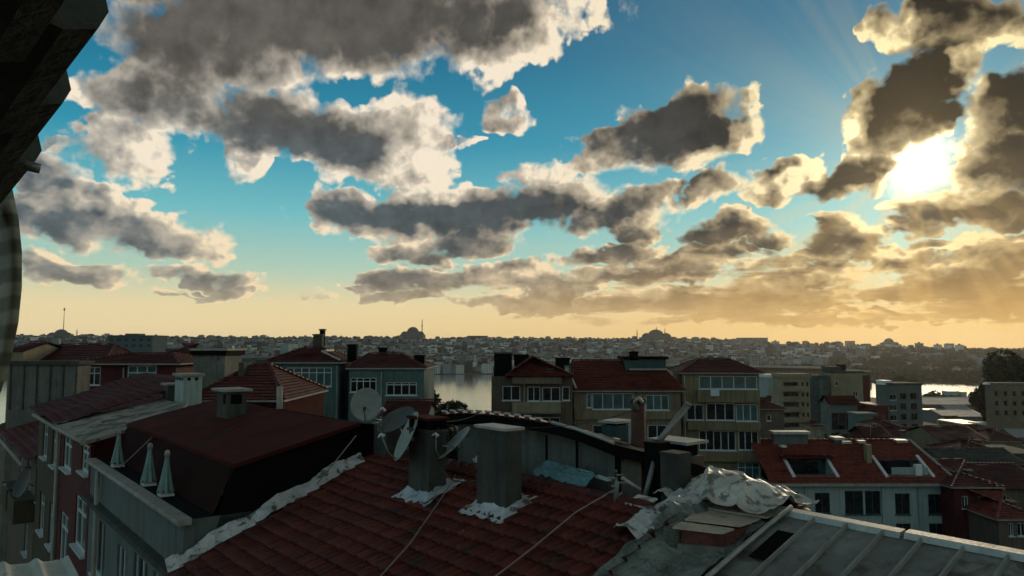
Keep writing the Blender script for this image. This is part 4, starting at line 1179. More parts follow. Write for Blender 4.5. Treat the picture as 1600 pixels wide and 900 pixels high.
# --- low houses and sheds crowded down the slope on the right
LOW = [
    ('low_house', 'grey house with a sagging reddish roof, left of the grey apartment block foot', 'house', 135, 1368, 1398, 668, 7, 'render_grey', 'hip', 1.5, 'tile_dull', [(1376, 1381, 672, 680), (1388, 1393, 672, 680)]),
    ('low_house', 'cream house with a flat pale roof in front of the shore trees', 'house', 390, 1446, 1470, 642, 10, 'render_cream', 'flat', 0, 'zinc_pale', [(1450, 1454, 645, 649), (1460, 1464, 645, 649)]),
    ('low_house', 'brick red house with a gabled roof right of the shore sheds', 'house', 330, 1534, 1556, 646, 9, 'render_maroon', 'gx', 2.4, 'tile_red', [(1540, 1544, 649, 653)]),
    ('low_house', 'small white walled house with a dull gable in front of the thin bright roof', 'house', 270, 1478, 1500, 660, 8, 'render_white', 'gx', 1.8, 'tile_dull', [(1484, 1488, 663, 668)]),
    ('low_house', 'teal washed house with a flat roof behind the yellow gabled house', 'house', 180, 1456, 1482, 676, 7, 'render_teal', 'flat', 0, 'concrete', [(1462, 1467, 680, 686), (1472, 1477, 680, 686)]),
    ('low_house', 'tan house with a tiled hip roof behind the right end of the yellow gabled house', 'house', 170, 1512, 1542, 680, 8, 'render_tan', 'hip', 1.8, 'tile_red', [(1520, 1526, 684, 692)]),
    ('low_house', 'house with a bright zinc gable roof at the right edge above the brown house', 'house', 190, 1580, 1612, 684, 8, 'render_grey', 'gx', 1.6, 'zinc_pale', [(1588, 1594, 688, 695)]),
    ('low_house', 'dull house with a long tiled roof directly below the yellow gabled house', 'house', 96, 1500, 1560, 712, 8, 'render_brown', 'hip', 1.6, 'tile_dull', [(1512, 1519, 717, 727), (1535, 1542, 717, 727)]),
    ('low_house', 'slim cream house squeezed between the ochre block and the white house ridge', 'house', 140, 1268, 1284, 668, 5, 'render_cream', 'hip', 1.0, 'tile_dull', [(1274, 1278, 672, 679)]),
    ('low_house', 'low maroon house peeping over the middle of the white house ridge', 'house', 115, 1350, 1384, 684, 6, 'render_maroon', 'gx', 1.3, 'tile_dull', [(1362, 1368, 687, 693)]),
    ('warehouse', 'small shed with a bright white roof beside the shore trees', 'shed', 440, 1534, 1552, 634, 12, 'render_grey', 'flat', 0, 'white_paint', []),
    ('warehouse', 'narrow shed with a glinting gable roof in front of the round shore trees', 'shed', 360, 1476, 1512, 641, 10, 'render_brown', 'gx', 2.2, 'zinc_pale', []),
    ('low_house', 'dark house with small lit grey windows low at the right, above the brown house', 'house', 80, 1500, 1548, 745, 8, 'render_grey', 'flat', 0, 'concrete_dark', [(1510, 1517, 750, 762), (1526, 1533, 750, 762)]),

    ('low_house', 'yellow ochre gabled house with one dark window, right of the red roof', 'house', 105, 1462, 1531, 688, 9, 'render_yellow', 'gx', 1.4, 'tile_dull', [(1466, 1473, 693, 702)]),
    ('low_house', 'small grey house with two dark windows tucked left of the yellow gabled house', 'house', 110, 1446, 1462, 686, 8, 'render_grey', 'flat', 0, 'concrete_dark', [(1449, 1455, 698, 708)]),
    ('low_house', 'brown house with pale window frames at the lower right, under a patch of orange tiles', 'house', 62, 1546, 1604, 812, 8, 'render_brown', 'hip', 1.6, 'tile_orange', [(1562, 1570, 817, 838), (1575, 1588, 817, 838)]),
    ('low_house', 'dim cottage with a dull tiled roof behind the brown house at the lower right', 'house', 72, 1545, 1620, 765, 9, 'render_brown', 'gx', 1.6, 'tile_dull', [(1555, 1562, 772, 784)]),
    ('warehouse', 'long low shed with a pale grey metal roof below the yellow house', 'shed', 88, 1478, 1594, 728, 9, 'render_brown', 'gx', 1.3, 'concrete_dark', []),
    ('low_house', 'dark maroon house with a shadowed front beside the white house', 'house', 66, 1480, 1546, 762, 10, 'render_maroon', 'hip', 1.5, 'tile_dull', [(1492, 1502, 775, 795), (1516, 1526, 775, 795)]),
    ('warehouse', 'wide shed with a whitish roof strip just below the near shore trees', 'shed', 420, 1440, 1530, 632, 26, 'render_brown', 'gx', 3.2, 'zinc_pale', []),
    ('warehouse', 'shed with a thin bright roof behind the yellow gabled house', 'shed', 300, 1470, 1534, 651, 18, 'render_grey', 'gx', 2.0, 'zinc_pale', []),
    ('warehouse', 'flat shed with a bright white roof hut left of the thin bright roof', 'shed', 250, 1436, 1475, 668, 15, 'render_grey', 'flat', 0, 'concrete_dark', [(1441, 1447, 672, 677)]),
    ('low_house', 'two storey dark house with a flat pale roof right of the sheds', 'house', 240, 1500, 1536, 664, 14, 'render_brown', 'flat', 0, 'zinc_pale', [(1505, 1510, 668, 673), (1520, 1525, 668, 673)]),
    ('low_house', 'squat grey house with a glinting roof edge below the tan block', 'house', 230, 1552, 1592, 668, 14, 'render_grey', 'flat', 0, 'zinc_pale', [(1560, 1565, 672, 678)]),
    ('low_house', 'small house with a reddish hip roof below the glinting grey house', 'house', 150, 1540, 1590, 690, 10, 'render_tan', 'hip', 2.0, 'tile_dull', [(1550, 1556, 695, 703)]),
    ('low_house', 'brown house with a flat roof at the right edge below the hip roof', 'house', 120, 1565, 1620, 712, 10, 'render_brown', 'flat', 0, 'concrete_dark', [(1575, 1583, 718, 728)]),
    ('low_house', 'dark house with a red gabled roof behind the white house roof', 'house', 130, 1395, 1450, 690, 9, 'render_grey', 'gx', 1.8, 'tile_dull', [(1415, 1421, 694, 702)]),
    ('low_house', 'plum coloured house with a flat roof right of the turquoise house', 'house', 160, 1366, 1384, 636, 9, 'render_maroon', 'flat', 0, 'tile_red', []),
    ('low_house', 'mossy shed with a dark roof between the ochre block and the yellow house', 'shed', 120, 1186, 1222, 640, 8, 'render_brown', 'hip', 1.5, 'tile_dull', [(1195, 1202, 648, 658)]),
    ('low_house', 'grey cottage with a dull roof peeping between the brown and tan houses', 'house', 110, 884, 902, 598, 8, 'render_grey', 'hip', 1.6, 'tile_dull', []),
    ('low_house', 'pale distant house with a flat roof by the near shore right of the trees', 'house', 540, 1520, 1530, 624, 14, 'render_white', 'flat', 0, 'white_paint', []),
    ('low_house', 'tiny white boathouse on the near shore against the gold water', 'boathouse', 690, 1478, 1494, 612, 10, 'render_white', 'flat', 0, 'white_paint', []),
    ('low_house', 'smaller white boathouse right of the tiny one on the near shore', 'boathouse', 690, 1500, 1507, 613, 9, 'render_white', 'flat', 0, 'white_paint', []),
]
for (nm, lb, ct, Y, p0, p1, pe, dp, wm, rk, rise, rm, wins) in LOW:
    H = House(nm, lb, ct, Y, p0, p1, pe, dp, wm)
    for w_ in wins: H.win(*w_, 2 if w_[1] - w_[0] > 7 else 1, 0, 'glass_dark', 'white_pvc', w=.06 if Y < 120 else .1)
    H.walls(.2)
    if rk == 'gx': H.gable(rise, rm, .4)
    elif rk == 'hip': H.hip(rise, rm, .4)
    else: H.flat(rm, .4, .3)
    if Y < 130 and rk != 'flat': H.chimney((p0 * 2 + p1) / 3, (p0 * 2 + p1) / 3 + 700 / Y * .8, pe - 16 - rise * 500 / Y, pe - 6, dp * .5, 'brick_old')

# --- left side, beyond the near row
H = House('maroon_house', 'maroon house with white windows under a long pale eave line', 'house', 58, 122, 276, 570, 8, 'render_maroon')
H.win(138, 159, 573, 602, 2, .35, 'glass_dark'); H.win(200, 246, 571, 592, 3, .55, 'glass_teal', w=.09)
H.walls(); H.hip(.7, 'tile_dull', .5, 2.5, 4)
H = House('long_roof_house', 'house with a long dark red roof behind the maroon house', 'house', 72, 36, 158, 571, 9, 'render_maroon')
H.walls(); H.hip(1.9, 'tile_dull', .4, 1.5, 4.5)
H = House('cream_stub_house', 'small cream gabled end at the far left beside the long dark red roof', 'house', 70, 14, 37, 550, 7, 'render_cream')
H.walls(); H.gable(.8, 'tile_dull', .3)
H = House('panel_wall_house', 'grey house wall of five tall concrete panels at the left', 'house', 50, 16, 122, 570, 1.6, 'concrete')
H.walls(); H.flat('concrete_dark', .25, .2)
for k in range(6):
    px = 19 + k * 20.4; H.boxpx('panel_joint', 'concrete_dark', px, px + 2.2, 571, 640, -.07, -.004)
H = House('block_house', 'pale grey square rooftop block behind the brick red gable', 'building', 48, 303, 352, 555, 3, 'concrete')
H.walls(); H.boxpx('cap', 'tar_black', 300, 356, 548, 554.8, -.2, 3.2); H.boxpx('ledge', 'trim_pale', 300, 358, 544.5, 547.8, -.3, 3.3)
H.boxpx('vent_opening', 'render_grey', 333, 341, 553, 562, -.1, -.004)
H = House('brick_gable_house', 'house with a brick red stepped roof, lower in front of the teal house', 'house', 40, 300, 442, 628, 9, 'membrane_red')
H.walls(); H.hip(1.75, 'tile_red', .2, 2.2, 4.0)
H.boxpx('chimney', 'concrete_dark', 347, 356, 568, 612, 2.5, 3.0)
H = House('low_house', 'small dull tiled house with a white wall between the maroon house and grey block', 'house', 90, 245, 305, 560, 8, 'render_white')
H.win(268, 275, 562, 570, 1, 0); H.walls(); H.hip(1.6, 'tile_dull', .3)
H = House('low_house', 'green grey flat house on the left skyline under the far grey block', 'house', 140, 260, 312, 548, 12, 'render_teal_dark')
H.win(266, 272, 552, 558, 1, 0, w=.1); H.win(280, 286, 552, 558, 1, 0, w=.1); H.walls(); H.flat()
H = House('low_house', 'flat grey house peeping between the grey block and the teal house', 'house', 130, 352, 420, 562, 10, 'render_grey')
H.win(360, 368, 567, 576, 2, 0, w=.08); H.win(388, 396, 567, 576, 2, 0, w=.08); H.walls(); H.flat('concrete', .4)
H.boxpx('vent_pipe', 'white_paint', 359, 361.5, 540, 562, 1, 1.4)
H = House('low_house', 'red roofed low house half hidden behind the round grey dish', 'house', 45, 600, 666, 652, 5, 'render_teal')
H.walls(); H.gable(.7, 'tile_dull', .2)
# --- trees at middle distance
tree('tree', 'dark bushy tree in front of the water, left of the brown apartment house', X(692, 110), 110, ground_z(X(692, 110), 110), Z(590, 110) - ground_z(X(692, 110), 110), 9.0, 3, None, 9000, .28)
tree('tree', 'lower dark tree right of the bushy one in front of the water', X(724, 118), 118, ground_z(X(724, 118), 118), Z(602, 118) - ground_z(X(724, 118), 118), 7.0, 4, None, 6000, .28)
Yt = 250
for k, (px, py, w, lb) in enumerate(((1557, 562, 18, 'tall dark tree at the right, left of the big rounded crown'), (1578, 556, 26, 'big rounded dark tree crown at the right edge above the tan block'), (1602, 548, 28, 'dark tree rising highest at the right edge'),
                                   (1540, 592, 10, 'slim dark tree at the left foot of the right hand trees'))):
    zb = ground_z(X(px, Yt), Yt); tree('tree', lb, X(px, Yt + k * 4), Yt + k * 4, zb, Z(py, Yt) - zb, w, 20 + k, None, 9000, .75)
for k, (px, py, Y, w, lb) in enumerate(((1448, 617, 520, 22, 'round tree on the near shore right of the grey apartment block'), (1470, 621, 500, 20, 'second round tree from the grey apartment block on the shore'), (1492, 622, 480, 20, 'broad tree before the boathouses on the shore'), (1516, 623, 470, 16, 'rightmost small tree of the shore clump'),
                                      (1240, 664, 150, 9, 'bush like tree at the foot of the glass block'), (1268, 666, 148, 9, 'wide dark tree below the grey shed'), (1296, 668, 152, 9, 'dark tree just left of the turquoise house'), (1412, 588, 640, 20, 'low tree on the shore above the grey apartment block roof'))):
    zb = ground_z(X(px, Y), Y); tree('tree', lb, X(px, Y), Y, zb, max(Z(py, Y) - zb, 3.0), w, 40 + k, None, 1500, w * .05)

# --- small things fixed to the house fronts and roofs
def extras(label_start, pipes=(), acs=(), aerials=()):
    t = next(o for o in bpy.data.objects if o.get('label', '').startswith(label_start))
    Y = t.location.y; roof = next((c for c in t.children if c.name.startswith('roof')), t)
    for px in pipes:
        mb = MB(); x = X(px, Y); top = max((t.location.z + v.co.z for c in t.children if c.name.startswith('wall') for v in c.data.vertices), default=0)
        mb.tube([(x, Y - .14, top - .2), (x, Y - .14, t.location.z)], .055, 6); mb.build('drainpipe', MATS['trim_pale'], t)
    for (px, py) in acs:
        p = at(px, py, Y); mb = MB(); mb.box(p.x - .42, p.x + .42, Y - .42, Y - .06, p.z - .3, p.z + .3); mb.box(p.x - .25, p.x + .25, Y - .45, Y - .421, p.z - .22, p.z + .22); mb.build('air_conditioner', MATS['white_pvc'], t)
    for (px, py0, py1, d) in aerials:
        Yd = Y + d; p, q = at(px, py1, Yd), at(px, py0, Yd); mb = MB(); mb.tube([p, q], .03, 5)
        for k in range(6): 
            z = q.z - .1; x = q.x - .6 + k * .24; mb.tube([(x, Yd - .35 + k * .03, z), (x, Yd + .35 - k * .03, z)], .014, 4)
        mb.tube([(q.x - .7, Yd, q.z - .1), (q.x + .7, Yd, q.z - .1)], .02, 4); mb.build('aerial', MATS['pole_grey'], roof)
extras('tall yellow apartment house', (1068, 1183), (), ((1150, 553, 575, 4), (1095, 560, 578, 4)))
extras('tan apartment house', (1000,), (), ((938, 548, 568, 5),))
extras('brown apartment house', (819,), (), ((856, 545, 575, 4),))
extras('dull teal house', (528,), (), ((468, 528, 550, 4),))
extras('long low teal house', (597,), (), ((626, 538, 565, 4),))
extras('grey white house', (1250, 1425), (), ((1360, 665, 690, 5), (1280, 662, 690, 5)))
extras('maroon house with white', (196,), (), ())

# ------------------------------------------------------------------ the near row of houses and rooftops
FM = Matrix(((-AV.x, BV.x, 0, 0), (-AV.y, BV.y, 0, 0), (0, 0, 1, EYE), (0, 0, 0, 1)))     # local x = -a, y = b, z from eye level
def abox(mb, a0, a1, b0, b1, z0, z1): mb.box(-a1, -a0, b0, b1, z0, z1)
def A_(a, b, z): return (-a, b, z)
def pz(px, py, z):
    d = ray(px, py); p = d * (z / d.z); return (p.dot(AV), p.dot(BV), z)
def pab(px, py, Y):
    p = at(px, py, Y) - Vector((0, 0, EYE)); return (p.dot(AV), p.dot(BV), p.z)
def crumple(mb, P, nu, nv, amp, sc=3.0, seed=0.0):
    """a creased sheet: P(u, v) gives (a, b, z) with u, v in 0..1"""
    idx = []
    for j in range(nv + 1):
        row = []
        for i in range(nu + 1):
            a, b, z = P(i / nu, j / nv)
            q = Vector((a * sc, b * sc, z * sc + seed))
            k = (1 - min(1, abs(mnoise.noise(q)) * 1.7)) ** 3 * 1.0 + (1 - min(1, abs(mnoise.noise(q * 2.1 + Vector((3, 1, 7)))) * 1.7)) ** 3 * 0.5 + abs(mnoise.noise(q * 0.6)) * .5
            w = mnoise.noise(q * 1.1 + Vector((9, 0, 0))) * 0.5
            row.append(mb.vert(A_(a + w * amp, b + w * amp, z + k * amp)))
        idx.append(row)
    for j in range(nv):
        for i in range(nu): mb.face((idx[j][i], idx[j][i + 1], idx[j + 1][i + 1], idx[j + 1][i]))
GND = -17.0
zm = lambda b: -2.69 + .42 * (b - 9.69)          # main tiled slope
zt = lambda b: -2.69 + .33 * (b - 11.1)          # metal slope

# --- the tiled house under the camera's view
T = thing('tiled_house', 'near house with a broad dark red tiled roof carrying two stout grey chimneys', 'house', L(12.7, 7, GND))
mb = MB(FM)
tiles(mb, A_(17.5, 9.69, -2.69), (1, 0, 0), (0, -1, -.42), 46, 17, .21, .335, .042, .055, 7, 3, .05)
roof = mb.build('roof', MATS['tile_red'], T)
mb = MB(FM); cap_row(mb, A_(17.45, 9.72, -2.70), A_(8.45, 9.72, -2.70), .12, 26, 8); mb.build('ridge_tiles', MATS['tile_dull'], roof)
mb = MB(FM); mb.poly([A_(17.5, 9.75, -2.72), A_(7.8, 9.75, -2.72), A_(7.8, 13.5, -4.2), A_(17.5, 13.5, -4.2)]); mb.build('rear_slope', MATS['tile_dull'], roof)
mb = MB(FM); abox(mb, 7.9, 17.4, 4.9, 13, GND, -5.0); mb.build('wall', MATS['render_brown'], T)
# silver flashing up the left verge
mb = MB(FM); crumple(mb, lambda u, v: (17.42 + .30 * (u - .4), 4.4 + 4.55 * v + .08 * math.sin(v * 21), zm(4.4 + 4.55 * v) + .04 + .26 * u * (1 - .25 * math.sin(v * 11) ** 2)), 8, 90, .035, 2.0)
mb.build('flashing', MATS['foil'], T)
def chimney(a0, a1, b0, b1, ztop, seed, gap, capm):
    c = MB(FM); zb = zm(b0) - .3
    zc = ztop - .05 - gap
    abox(c, a0, a1, b0, b1, zb, zc); abox(c, a0 - .035, a1 + .035, b0 - .035, b1 + .035, zc + .002, zc + .06)
    c.mati(1)
    if gap > .12:
        for (x, y) in ((a0, b0), (a1 - .12, b0), (a0, b1 - .12), (a1 - .12, b1 - .12)): abox(c, x, x + .12, y, y + .12, zc + .062, ztop - .052)
        abox(c, a0 + .13, a1 - .13, b0 + .13, b1 - .13, zc + .062, ztop - .09)
    else: abox(c, a0 + .06, a1 - .06, b0 + .06, b1 - .06, zc + .062, ztop - .052)
    o = c.build('chimney', [MATS['concrete_dark'], MATS['tar_black']], T)
    k = MB(FM); abox(k, a0 - .045, a1 + .045, b0 - .045, b1 + .045, ztop - .05, ztop); k.build('cap', MATS[capm], o)
    f = MB(FM); ca, cb = (a0 + a1) / 2, (b0 + b1) / 2; ha, hb = (a1 - a0) / 2, (b1 - b0) / 2
    def P(u, v):
        t = u * 2 * math.pi; ca_, sa_ = math.cos(t), math.sin(t)
        m_ = 1 / max(abs(ca_), abs(sa_))
        out = v ** .9
        r = .22 + .12 * mnoise.noise(Vector((ca_ * 2, sa_ * 2, seed)))
        a = ca + ca_ * m_ * (ha + .015 + r * out); b = cb + sa_ * m_ * (hb + .015 + r * out * 1.1)
        return (a, b, zm(b) + .05 + (1 - v) ** 2 * (.10 + .08 * mnoise.noise(Vector((t, 0, seed)))))
    crumple(f, P, 72, 9, .028, 4, seed); f.build('flashing_skirt', MATS['foil'], o)
    return o
chimney(13.40, 14.22, 8.45, 8.88, -1.52, 1.3, .26, 'membrane_red')
chimney(11.0, 11.9, 8.60, 8.98, -1.53, 4.1, .05, 'zinc_pale')
mb = MB(FM); abox(mb, 16.85, 17.5, 9.35, 9.9, -3.2, -2.02); mb.mati(1); abox(mb, 16.80, 17.55, 9.30, 9.95, -2.018, -1.97)
mb.build('chimney', [MATS['concrete_dark'], MATS['concrete']], T)

# --- panelled attic behind the ridge
T = thing('attic_room', 'grey panelled attic room with a bowed dark roof edge behind the tiled ridge', 'attic room', L(12.8, 11.5, -4.0))
top = [(15.95, -1.72), (15.0, -1.62), (13.9, -1.58), (12.6, -1.58), (11.6, -1.63), (10.8, -1.72), (10.0, -1.87)]
mb = MB(FM)
mb.prism([A_(15.7, 10.75, -4.0), A_(10.15, 10.75, -4.0)] + [A_(min(max(a, 10.15), 15.7), 10.75, z - .2) for a, z in top[::-1]], (0, .6, 0)); mb.build('wall', MATS['concrete'], T)
for (a, w) in ((14.6, .05), (13.4, .04), (12.3, .05), (11.35, .05), (10.2, .14)):
    j = MB(FM); abox(j, a - w / 2, a + w / 2, 10.725, 10.747, -3.0, -1.92); j.build('panel_joint', MATS['tar_black'], T)
mb = MB(FM)
for (a, z), (a2, z2) in zip(top, top[1:]):
    mb.hexa([A_(a, 10.42, z - .21), A_(a2, 10.42, z2 - .21), A_(a2, 13.4, z2 - .96), A_(a, 13.4, z - .96), A_(a, 10.42, z), A_(a2, 10.42, z2), A_(a2, 13.4, z2 - .75), A_(a, 13.4, z - .75)])
r_ = mb.build('roof', MATS['tar_black'], T)
def top_z(a):
    for (p, z), (q, w) in zip(top, top[1:]):
        if q <= a <= p: return w + (z - w) * (a - q) / (p - q)
    return top[-1][1]
for k in range(11):
    a = 15.75 - k * .36; c = MB(FM)
    cap_row(c, A_(a, 10.36, top_z(a) - .01), A_(a, 13.0, top_z(a) - .65), .085, 6, 6)
    c.build('cover_tile', MATS['tile_dull'], r_)
    e = MB(FM); abox(e, a - .12, a + .09, 10.34, 10.40, top_z(a) + .05, top_z(a) + .085); e.build('tile_glint', MATS['zinc_pale'], r_)  # pale blocks stand in for sun glints on the tile ends
e = MB(FM); pts = [(11.75, 0), (11.0, 0), (10.4, 0), (9.98, 0)]
e.tube([A_(a, 10.40, top_z(max(a, 10.0)) + .03) for a, _ in pts], .035, 6); e.build('edge_strip', MATS['zinc_pale'], r_)
# things lying along the foot of the attic wall
mb = MB(FM); crumple(mb, lambda u, v: (11.9 - 1.5 * u, 9.95 + .45 * v, -2.62 + .20 * v - .10 * u), 24, 8, .06, 5)
tag(mb.build('tarpaulin', MATS['tarp_blue']), 'crumpled blue tarpaulin along the foot of the grey panelled attic wall', 'tarpaulin')
mb = MB(FM); crumple(mb, lambda u, v: (13.9 - .75 * u, 9.9 + .4 * v, -2.62 + .26 * v), 14, 6, .06, 5, 3)
tag(mb.build('foil_sheet', MATS['foil']), 'crumpled silver sheet on the ridge between the two grey chimneys', 'foil sheet')
for k, (a, ln, lb) in enumerate(((11.6, .9, 'long white board lying on the ridge above the blue tarpaulin'), (10.55, .35, 'short white board on the ridge right of the long one'))):
    mb = MB(FM); mb.prism([A_(a, 10.45, -2.50 - k * .06), A_(a - ln, 10.45, -2.53 - k * .06), A_(a - ln, 10.45, -2.49 - k * .06), A_(a, 10.45, -2.46 - k * .06)], (0, .12, 0))
    tag(mb.build('board', MATS['white_paint']), lb, 'board')

# --- satellite dishes
def dish(label, c, n, r, arm_to=None, mast=None, m='dish_grey', up=(0, 0, 1), depth=.16, name='satellite_dish', lnb='white_pvc'):
    c = Vector(c); n = Vector(n).normalized(); e = n.cross(Vector(up)).normalized(); g = e.cross(n)
    t = thing(name, label, 'satellite dish', c)
    mb = MB(); mb.smooth = True; seg = 40; rings = []
    for k in range(9):
        q = k / 8; rr = r * q
        rings.append([mb.vert(c + (e * math.cos(2 * math.pi * s / seg) + g * math.sin(2 * math.pi * s / seg) * 1.08) * rr + n * (depth * r * 1.2 * (q * q - 1))) for s in range(seg)])
    for k in range(8):
        for s in range(seg): mb.face((rings[k][s], rings[k][(s + 1) % seg], rings[k + 1][(s + 1) % seg], rings[k + 1][s]))
    back = [mb.vert(p.co if hasattr(p, 'co') else mb.v[i] - n * .012) for i in rings[-1] for p in (mb.v[i],)]
    for s in range(seg): mb.face((rings[-1][s], rings[-1][(s + 1) % seg], back[(s + 1) % seg], back[s]))
    mb.build('reflector', MATS[m], t)
    foc = c + n * r * .95 - g * r * .35
    mb = MB(); mb.tube([c - g * r * 1.0 - n * .02, c - g * r * .9 + n * r * .35, foc], .016, 6); mb.build('feed_arm', MATS['pole_grey'], t)
    mb = MB(); mb.tube([foc + n * .03, foc - n * .03, foc - n * .07], [.028, .034, .045], 8); mb.tube([foc + n * .03, foc + n * .03 - g * .08], .022, 6)
    mb.build('receiver', MATS[lnb], t)
    mb = MB(); bc = c - n * (depth * r * 1.2 + .02)
    mb.tube([bc + n * .02, bc - n * .10], .05, 8)
    if mast: mb.tube([bc - n * .10, Vector(mast[0]), *[Vector(q) for q in mast[1:]]], .024, 7)
    mb.build('bracket', MATS['pole_grey'], t)
    return t
p = at(572, 632, 18.6); dish('round grey satellite dish facing us on a pole in front of the teal house', p, (.08, -1, .22), .385, mast=[p + Vector((.05, .15, -.35)), L(17.1, 9.6, -1.97)], lnb='black_plastic')
p = at(618, 655, 18.2); dish('dark tilted satellite dish between the round grey dish and the left chimney', p, (-.36, -.42, .82), .47, mast=[p + Vector((.1, .2, -.3)), L(15.9, 9.69, -2.66)], m='dish_shaded')
p = at(634, 681, 16.2); dish('pale dish seen nearly edge on, left side of the left chimney', p, (-.86, -.30, .42), .52, mast=[L(14.25, 8.62, -1.95)])
p = at(709, 691, 15.9); dish('slim tilted dish seen edge on at the right of the left chimney', p, (-.66, -.16, .70), .42, mast=[L(13.36, 8.75, -2.1)])
p = L(44.2, 4.35, -6.7); dish('large black satellite dish on the facade at the far left', p, (-.55, -.75, .35), .75, mast=[L(44.0, 4.8, -6.9)], m='black_plastic')
p = at(-173, 457, 1.5)
# ribbed disc close by at the left edge
def striped():
    m = bpy.data.materials.new('striped_dish'); m.use_nodes = True
    t = m.node_tree; t.nodes.clear(); n = NT(t)
    pos = n.node('ShaderNodeNewGeometry').outputs['Position']; x, y, z = n.sep(pos)
    wv = n.m('SINE', n.add(n.mul(z, 120.0), n.mul(n.noise(pos, 4.0, 3, .6), 5.0)))
    cc = n.mix(n.step(wv, -.4, .6), (0.20, 0.20, 0.135), (0.46, 0.44, 0.33))
    b = n.node('ShaderNodeBsdfPrincipled'); n.put(b.inputs['Base Color'], n.v('SCALE', cc, scale=n.step(n.noise(pos, 12.0, 4, .6), .3, .7, .7, 1.2))); b.inputs['Roughness'].default_value = .6
    o = n.node('ShaderNodeOutputMaterial'); t.links.new(b.outputs[0], o.inputs[0]); MATS['striped_dish'] = m
striped()
dish('pale ribbed dish bulging in at the left edge, close to us', p, (-.39, -.92, 0), .385, mast=[p + Vector((-.4, .5, -.4))], m='striped_dish')

# --- cables over the roofs
def cable(label, pts, r=.014, m='cable_pale', sag=.0):
    P = []
    for p, q in zip(pts, pts[1:]):
        p, q = Vector(p), Vector(q)
        for k in range(8):
            t = k / 8; P.append(p.lerp(q, t) - Vector((0, 0, sag * 4 * t * (1 - t))))
    P.append(Vector(pts[-1])); mb = MB(); mb.tube(P, r, 6)
    tag(mb.build('cable', MATS[m]), label, 'cable')
def on_main(px, py, up=.16):
    d = ray(px, py); n = Vector((0, 0, 1)) - BV * .42; q = BV * 9.69 + Vector((0, 0, -2.69 + up))
    p = d * (q.dot(n) / d.dot(n)); return Vector((0, 0, EYE)) + p
cable('pale cable down the red tiles from the left chimney', [on_main(712, 742), on_main(690, 778), on_main(640, 850), on_main(595, 900), on_main(570, 935)])
cable('pale cable down the red tiles from the pole group on the right', [on_main(955, 768), on_main(900, 800), on_main(830, 858), on_main(775, 900), on_main(740, 925)])
cable('thin dark cable looping between the two grey chimneys', [L(13.35, 8.6, -2.45), L(12.7, 8.6, -2.72), L(11.95, 8.7, -2.60)], .012, 'concrete_dark', .03)
cable('taut cable from the silver flashing up to the grey dish', [on_main(495, 756), at(525, 720, 18.2), at(557, 680, 18.6)], .014)
cable('thin pale line lying across the tiles below the left chimney', [on_main(280, 885, .14), on_main(400, 820, .14), on_main(520, 760, .14)], .007, 'concrete_dark')

cable('slack black wire from the left chimney across to the attic roof edge', [L(13.5, 8.7, -1.6), L(14.2, 10.4, -1.55)], .009, 'black_plastic', .08)
cable('black wire running from the second chimney top to the rusty flue pipe', [L(11.2, 8.8, -1.55), at(997, 640, 15.8)], .008, 'black_plastic', .12)
# --- mansard house with the low loggia
T = thing('loggia_house', 'grey house with a plain red roof overhanging a dark loggia, left of the tiled roof', 'house', L(23.6, 7, GND))
mb = MB(FM)
holes = [(-a1, -a0, z0, z1) for (a0, a1, z0, z1) in ((19.0, 20.4, -7.4, -5.55), (21.0, 22.5, -7.4, -5.55), (23.4, 24.6, -7.4, -5.75), (26.4, 28.2, -7.4, -5.6), (19.0, 20.4, -10.6, -8.8), (21.0, 22.5, -10.6, -8.8))]
facade(mb, -29.3, -17.9, GND, -3.9, 4.85, holes, .16)
mb.poly([A_(17.9, 4.85, GND), A_(17.9, 12, GND), A_(17.9, 12, -3.9), A_(17.9, 4.85, -3.9)])
mb.build('wall', MATS['render_grey'], T)
for h in holes: window(T, FM, h[0] + .01, h[1] - .01, h[2] + .01, h[3] - .01, 4.92, 2, 0, 'white_pvc', 'glass_dark', .07, curtain=True)
mb = MB(FM); abox(mb, 17.95, 29.3, 4.6, 4.845, -5.2, -5.05); mb.build('string_course', MATS['concrete_dark'], T)
mb = MB(FM); abox(mb, 17.8, 29.35, 4.70, 5.0, -4.0, -3.86); mb.tube([A_(17.75, 4.72, -3.93), A_(29.35, 4.72, -3.93)], .07, 8); mb.build('cornice', MATS['trim_pale'], T)
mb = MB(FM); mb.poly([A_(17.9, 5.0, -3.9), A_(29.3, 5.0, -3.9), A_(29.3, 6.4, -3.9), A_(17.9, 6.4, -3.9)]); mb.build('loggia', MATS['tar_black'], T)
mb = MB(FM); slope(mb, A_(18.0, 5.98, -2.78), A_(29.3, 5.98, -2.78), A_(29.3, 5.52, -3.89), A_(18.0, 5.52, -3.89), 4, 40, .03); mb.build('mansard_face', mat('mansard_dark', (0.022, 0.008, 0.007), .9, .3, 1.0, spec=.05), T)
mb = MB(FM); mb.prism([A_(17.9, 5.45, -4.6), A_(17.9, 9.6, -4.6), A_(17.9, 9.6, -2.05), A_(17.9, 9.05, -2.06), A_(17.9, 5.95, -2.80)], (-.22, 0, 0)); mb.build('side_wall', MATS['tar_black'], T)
mb = MB(FM)
nb, na = 18, 24
def P(i, j): 
    a = 17.75 + 11.55 * i / na; b = 5.9 + 3.2 * j / nb
    return A_(a, b, -2.74 + .235 * (b - 5.96) + .03 * mnoise.noise(Vector((a * .5, b * .5, 0))) + (.015 if i % 6 == 0 else 0))
mb.smooth = True; mb.grid(P, na, nb); mb.smooth = False
mb.grid(lambda i, j: (P(i, 0)[0], P(i, 0)[1] + .002, P(i, 0)[2] - .10 * j), na, 1)
mb.grid(lambda i, j: (P(0, i)[0], P(0, i)[1], P(0, i)[2] - .10 * j), nb, 1)
